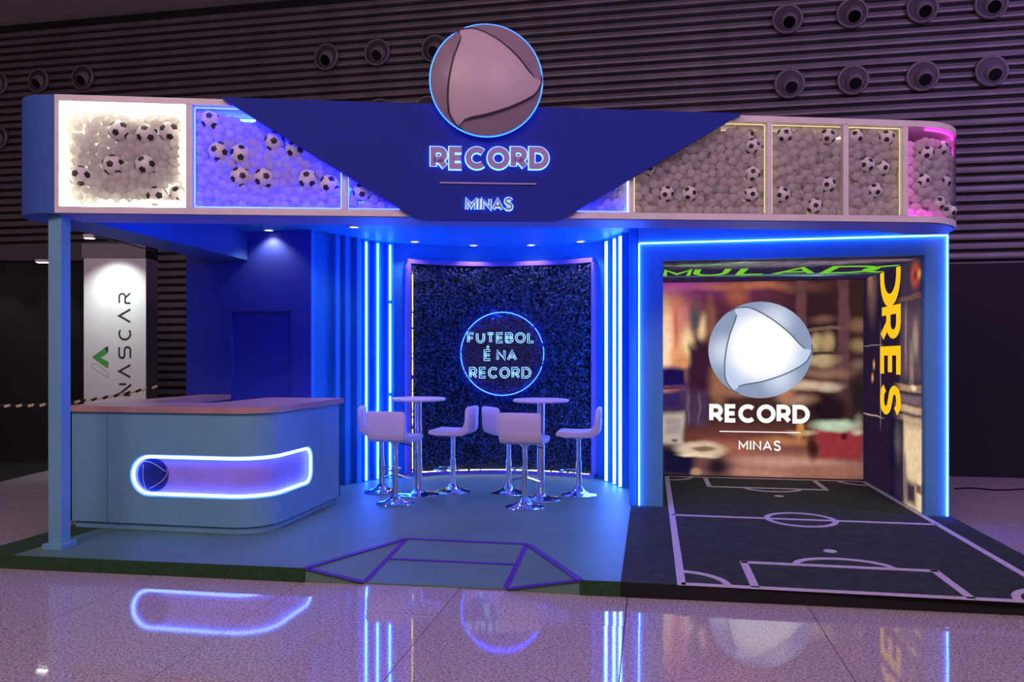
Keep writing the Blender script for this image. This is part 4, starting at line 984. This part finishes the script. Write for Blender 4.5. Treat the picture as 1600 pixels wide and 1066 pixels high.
# =================================================================== BAR TABLES AND STOOLS
def bar_table():
    r = empty('bar_table')
    MB().lathe([(.0001,1.035),(.285,1.035),(.297,1.042),(.30,1.05),(.297,1.06),(.285,1.066),(.0001,1.066)], 48).build('tabletop', M_tabletop, r, smooth=True)
    MB().lathe([(.0001,.02),(.041,.02),(.041,1.035),(.0001,1.035)], 24).build('column', M_chrome, r, smooth=True)
    MB().lathe([(.0001,.0),(.225,.0),(.228,.006),(.215,.014),(.09,.026),(.055,.045),(.041,.06),(.0001,.06)], 40).build('base', M_chrome, r, smooth=True)
    return r
def stool():
    r = empty('bar_stool')
    # seat pad: rounded slab with a dipped top
    def slab(n_prof, w0, bulge):       # closed side profile (y,z) swept across x with rounded sides
        mb = MB(); xs = [-.5,-.485,-.45,-.36,-.2,0,.2,.36,.45,.485,.5]; sc_ = [.0,.55,.86,1,1,1,1,1,.86,.55,.0]
        cy = sum(p[0] for p in n_prof)/len(n_prof); cz = sum(p[1] for p in n_prof)/len(n_prof); n = len(n_prof); vs = []
        for x, k in zip(xs, sc_):
            k2 = .90+.10*k if k > 0 else .90
            inset = (1-k)*.012
            for y, z in n_prof:
                dy, dz = y-cy, z-cz; L = max(1e-6, sqrt(dy*dy+dz*dz)); q = max(0, (L-inset*1.6)/L)
                vs.append((x*w0, cy+dy*q, cz+dz*q))
        fs = []
        for i in range(len(xs)-1):
            a, b = i*n, (i+1)*n; fs += [(a+j, b+j, b+(j+1) % n, a+(j+1) % n) for j in range(n)]
        fs += [tuple(range(n)), tuple((len(xs)-1)*n+j for j in reversed(range(n)))]
        return mb.add(vs, fs)
    seat = [(.225,.665),(.232,.685),(.222,.703),(.19,.712),(.08,.708),(-.04,.708),(-.14,.716),(-.19,.730),(-.225,.712),(-.21,.672),(-.15,.648),(0,.640),(.14,.645)]
    slab(seat, .43, 0).build('seat', M_leather, r, smooth=True)
    back = [(-.130,.708),(-.165,.74),(-.182,.80),(-.190,.88),(-.196,.945),(-.210,.965),(-.234,.965),(-.248,.945),(-.246,.86),(-.243,.76),(-.236,.70),(-.215,.672),(-.17,.668)]
    slab(back, .42, 0).build('backrest', M_leather, r, smooth=True)
    MB().lathe([(.0001,.03),(.031,.03),(.031,.38),(.024,.382),(.024,.61),(.034,.612),(.06,.63),(.06,.642),(.0001,.642)], 20).build('gas_column', M_chrome, r, smooth=True)
    MB().lathe([(.0001,0),(.195,0),(.198,.006),(.19,.013),(.12,.030),(.065,.055),(.045,.085),(.033,.10),(.0001,.10)], 36).build('base', M_chrome, r, smooth=True)
    fr_ = [(.030,.02,.29),(.10,.10,.27)] 
    MB().tube([(-.025,.01,.30)] + [(.15*cos(radians(a)), .08+.13*sin(radians(a)), .26) for a in range(200, -21, -20)] + [(.025,.01,.30)], .009, 8).build('footrest', M_chrome, r, smooth=True)
    MB().tube([(.03,0,.625),(.16,-.02,.612),(.20,-.02,.60)], .006, 6).build('lever', mat('black lever', (.02,.02,.025), .4), r, smooth=True)
    return r
T0 = bar_table(); p = on_z(654, 773); T0.location = p; tag(T0, 'round white bar table on a chrome column, the left of the pair', 'table', 'round bar tables')
T1_ = copy_tree(T0); T1_.location = on_z(845, 780); tag(T1_, 'round white bar table on a chrome column, the right of the pair', 'table', 'round bar tables')
st0 = None
for px, py, ang, lab in ((597,769,86,'half hidden at the left bar table, facing right'),(618,787,18,'in front of the left bar table with its back to the viewer'),(708,769,-78,'right of the left bar table, facing left'),
                         (795,771,66,'half hidden at the right bar table, facing right'),(820,793,14,'in front of the right bar table with its back to the viewer'),(904,774,-80,'at far right by the glowing tubes, facing left')):
    if st0 is None: st0 = stool(); o = st0
    else: o = copy_tree(st0)
    o.location = on_z(px, py); o.rotation_euler = (0, 0, TH - radians(ang))
    tag(o, 'white bar stool ' + lab, 'bar stool', 'white bar stools')

# =================================================================== DOWNLIGHTS
def spot(parent, loc_, col, power, ang, blend=.6):
    l = bpy.data.lights.new('spot', 'SPOT'); l.energy = power; l.color = col; l.spot_size = radians(ang); l.spot_blend = blend; l.shadow_soft_size = .03
    o = bpy.data.objects.new('lamp_beam', l); COL.objects.link(o); o.parent = parent; o.location = loc_; return o
for px, py, lab in ((420,359,'over the navy door wall'),(553,354,'over the unlit fins'),(648,390,'at the left end of the hedge'),(740,389,'over the hedge, left of its middle'),(830,386,'over the hedge, right of its middle'),(907,378,'at the right end of the hedge')):
    D = {648:9.42, 740:9.72, 830:9.70, 907:9.40}.get(px, (ZC-HC)*F/(YH-py))
    c = at(px, D); d = empty('downlight', (c.x, c.y, ZC), 0, f'small round recessed downlight {lab}', 'downlight', 'recessed downlights')
    MB().lathe([(.042,0),(.062,0),(.062,-.010),(.050,-.012),(.042,-.004)], 24).build('ring', M_trim, d, smooth=True)
    MB().lathe([(.0001,-.004),(.042,-.004)], 24).build('lens', M_down, d)
    spot(d, (0,0,-.02), (1.0,.80,.55) if px < 500 else (1.0,.72,.85), 22 if px < 500 else 13, 120)

# =================================================================== WALL NOZZLES
def nozzle():
    r = empty('air_nozzle')
    X = Matrix.Rotation(pi/2, 4, 'X')          # lathe axis -> -y (towards the hall)
    MB().lathe([(.0001,0),(.255,0),(.262,.02),(.262,.05),(.245,.065),(.222,.06),(.215,.02),(.20,.0),(.0001,-.0)], 40, M=X).build('flange', M_nozzle, r, smooth=True)
    MB().lathe([(.214,.06),(.205,.035),(.16,.018),(.0001,.012)], 36, M=X).build('bowl', mat('nozzle bowl', (.045,.040,.052), .5), r, smooth=True)
    Y = X @ Matrix.Translation((.035,-.075,.02)) @ Matrix.Rotation(radians(-34), 4, 'Y') @ Matrix.Rotation(radians(38), 4, 'X') if False else Matrix.Translation((.02,-.02,-.045)) @ Matrix.Rotation(radians(28), 4, 'X') @ X
    MB().lathe([(.165,-.02),(.155,.05),(.135,.09),(.115,.115),(.106,.118),(.100,.11),(.098,.03)], 32, M=Y).build('eyeball', M_nozzle, r, smooth=True)
    MB().lathe([(.0001,.108),(.100,.108)], 32, M=Y).build('outlet', M_dark, r)
    return r
nz0 = None
NZ = [(1230,31,'upper right row, first from the globe'),(1331,22,'upper right row, second'),(1440,14,'upper right row, third'),(1548,7,'upper right row, last'),
      (1233,132,'lower right row, first from the globe'),(1332,126,'lower right row, second'),(1441,120,'lower right row, third'),(1548,112,'lower right row, last'),
      (511,90,'left of the globe, outermost'),(590,83,'left of the globe, middle'),(679,77,'half hidden by the globe'),(62,127,'above the blue header corner'),(131,122,'above the white-lit case'),(-4,131,'cut by the left edge, upper'),(-2,216,'cut by the left edge, lower'),
      (594,176,'peeking above the navy sign, left'),(668,172,'peeking above the navy sign, near the globe')]
for px, py, lab in NZ:
    if nz0 is None: nz0 = nozzle(); o = nz0
    else: o = copy_tree(nz0)
    o.location = on_v(px, 14.05, py); o.rotation_euler = (0, 0, random.uniform(-.1,.1))
    tag(o, f'round grey air nozzle on the louvre wall, {lab}', 'air nozzle', 'air nozzles on the louvre wall')

# =================================================================== NEIGHBOUR STANDS
D0 = 11.2
a = at(-330, 12.4); b = at(131, D0)
ang = TH
bw = empty('black_partition', at(60, 11.6).xy.to_3d(), TH, 'black neighbouring stand wall at the far left behind the post', 'partition')
zt_ = HC + (YH-408)/F*11.6
MB().box(-4.2, .72, 0, .08, 0, zt_).build('panel', M_black, bw)
MB().box(-4.2, .72, -.06, .10, zt_, zt_+.22).build('top_beam', M_graphite, bw)
MB().box(.40, .405, -.003, 0, 0, zt_).build('panel_joint', M_graphite, bw)
MB().box(-4.2, .6, -2.35, -.08, .002, .012).build('carpet', mat('black stand carpet', (.008,.008,.011), .9), bw)
for px, lab in ((72,'lit lamp'),(-12,'lamp')):
    q = at(px, 11.25, 408); rloc = Matrix.Rotation(-TH, 4, 'Z') @ (q - Vector(bw.location))
    l = empty('arm_spotlight', q, TH, f'small white arm spotlight on the black partition, {"beside the post" if px > 0 else "at the left edge of the picture"}', 'spotlight', 'arm spotlights on the neighbouring stand')
    MB().box(-.13, .05, -.05, .03, -.02, .02).build('lamp_head', mat('lamp white', (.7,.7,.7), .4), l)
    MB().box(-.12, .04, -.04, .02, -.026, -.0205).build('lamp_lens', em('arm lens', (1,.98,.92), 12), l)
    MB().tube([(0,.03,.0),(0,.30,.06)], .008, 6).build('arm', M_graphite, l)
    spot(l, (-.03,0,-.04), (1,.96,.95), 12, 100).rotation_euler = (radians(-8), 0, 0)
bnw = 97/F*11.0
bn = empty('banner_pillar', at(131, 11.0).xy.to_3d(), TH, 'white banner pillar with vertical NASCAR lettering and green chevron', 'pillar')
zb1 = HC + (YH-403)/F*11.0; zb2 = HC + (YH-381)/F*11.0
MB().box(0, bnw, 0, .02, 0, zb1).build('banner_face', M_banner, bn)
bd = .30
MB().add([(bnw,0,0),(bnw,.36,0),(bnw,.36,zb1),(bnw,0,zb1),(0,.36,0),(0,.36,zb1),(0,.021,0),(0,.021,zb1),(bnw,.021,0),(bnw,.021,zb1)], [(0,1,2,3),(1,4,5,2),(4,6,7,5),(7,9,2,5)]).build('pillar_side', mat('pillar side grey', (.18,.17,.19), .6), bn)
MB().box(-.02, bnw+.0, -.02, .36, zb1, zb2).build('top_band', mat('pillar band grey', (.22,.23,.24), .6), bn)
MB().box(bnw, bnw+.005, .0, .36, zb1, zb2).build('top_band_side', M_black, bn)
def bnp(px, py): return ((px-131)/F*11.0, HC+(YH-py)/F*11.0)
xl, zl0 = bnp(185, 620); xr_, _ = bnp(205, 620); H = xr_-xl
for ch, pa, pb_ in (('n',619,599),('a',591,569),('s',561,541),('c',532,512),('a',505,482),('r',475,457)):
    z0_, z1_ = bnp(190, pa)[1], bnp(190, pb_)[1]; t = .13*H; w_, st = strokes(ch, H, t); f = MB(); kx = (z1_-z0_)/w_
    for s_ in st: ribbon(f, s_, t, 0, .003)
    f.build('letter', M_print, bn, M=Matrix.Translation((xr_, 0, z0_)) @ FRONT @ Matrix.Rotation(pi/2, 4, 'Z') @ Matrix.Diagonal((kx,1,1,1)))
def bpoly(pts, m, name, y=.003):
    P_ = [bnp(*p) for p in pts]; n = len(P_)
    ar = sum(P_[i][0]*P_[(i+1) % n][1]-P_[(i+1) % n][0]*P_[i][1] for i in range(n))
    if ar < 0: P_.reverse()
    f = MB(); f.prism(P_, 0, y); f.build(name, m, bn, M=FRONT)
bpoly([(144,558),(163,544),(169,551),(157,559)], M_lime, 'chevron'); bpoly([(144,558),(157,559),(170,566),(169,575),(160,570)], M_lime, 'chevron')
bpoly([(163,544),(169,541),(169,551)], M_print, 'chevron_tip')
for q, r_ in (((143,569),(150,568)),((150,568),(170,583)),((170,583),(169,590)),((169,590),(143,573)),((143,573),(143,569))):
    (xa, za), (xb, zb) = bnp(*q), bnp(*r_); f = MB(); ribbon(f, [(xa,za),(xb,zb)], .008, 0, .002); f.build('chevron_outline', M_greyline, bn, M=FRONT)
ls = at(150, 10.0, 369)
l = empty('arm_spotlight', ls, TH, 'small white arm spotlight above the white banner pillar', 'spotlight', 'arm spotlights on the neighbouring stand')
MB().box(-.14, -.02, -.05, .03, -.03, .02).build('lamp_head', mat('lamp white', (.7,.7,.7), .4), l)
MB().box(-.13, -.03, -.04, .02, -.036, -.0305).build('lamp_lens', em('arm lens', (1,.98,.92), 12), l)
MB().tube([(-.02,0,.0),(.20,.5,-.04),(.30,1.0,-.06)], .010, 6).build('arm', M_graphite, l)
spot(l, (-.22,.45,-.02), (.92,1.0,.95), 85, 95, 1.0).rotation_euler = (radians(26), 0, 0)
# right: dark partition and cable
rp0 = at(1487, 10.3); dp = empty('dark_partition', (rp0.x, rp0.y, 0), TH*.0, 'dark plain partition wall standing right of the portal', 'partition')
MB().box(-.6, 5.2, 0, .08, 0, 2.88).build('panel', mat('dark partition felt', (.010,.008,.014), .85), dp)
MB().box(2.6, 2.606, -.003, 0, 0, 2.88).build('panel_joint', M_dark, dp)
cp = [on_z(1492, 764, .008), on_z(1520, 763, .008), on_z(1560, 766, .008), on_z(1620, 764, .008), on_z(1700, 766, .008)]
cb_ = MB().tube(catmull([tuple(p) for p in cp], 6), .012, 6).build('floor_cable', M_black, smooth=True); tag(cb_, 'black cable lying on the floor right of the portal', 'cable')
# --- striped barrier rope on the left
bp0, bp1 = at(-60, 9.2, 633), at(246, 9.9, 604)
rope = empty('barrier_chain', bp0, 0, 'yellow and black striped barrier chain strung behind the counter', 'barrier chain')
M_ry = mat('rope yellow', (.95,.85,.42), .5); M_rk = mat('rope black', (.015,.015,.018), .5)
NS = 34
for i in range(NS):
    t0_, t1_ = i/NS, (i+1)/NS
    def pt_(t): 
        q = (bp1-bp0)*t; q.z -= .10*sin(pi*t); return q
    (MB().tube([pt_(t0_) + Vector((0,0,-.008)), pt_(t1_) + Vector((0,0,.008))], [.019,.019], 6)).build('chain_link', M_ry if i % 2 else M_rk, rope, smooth=True)
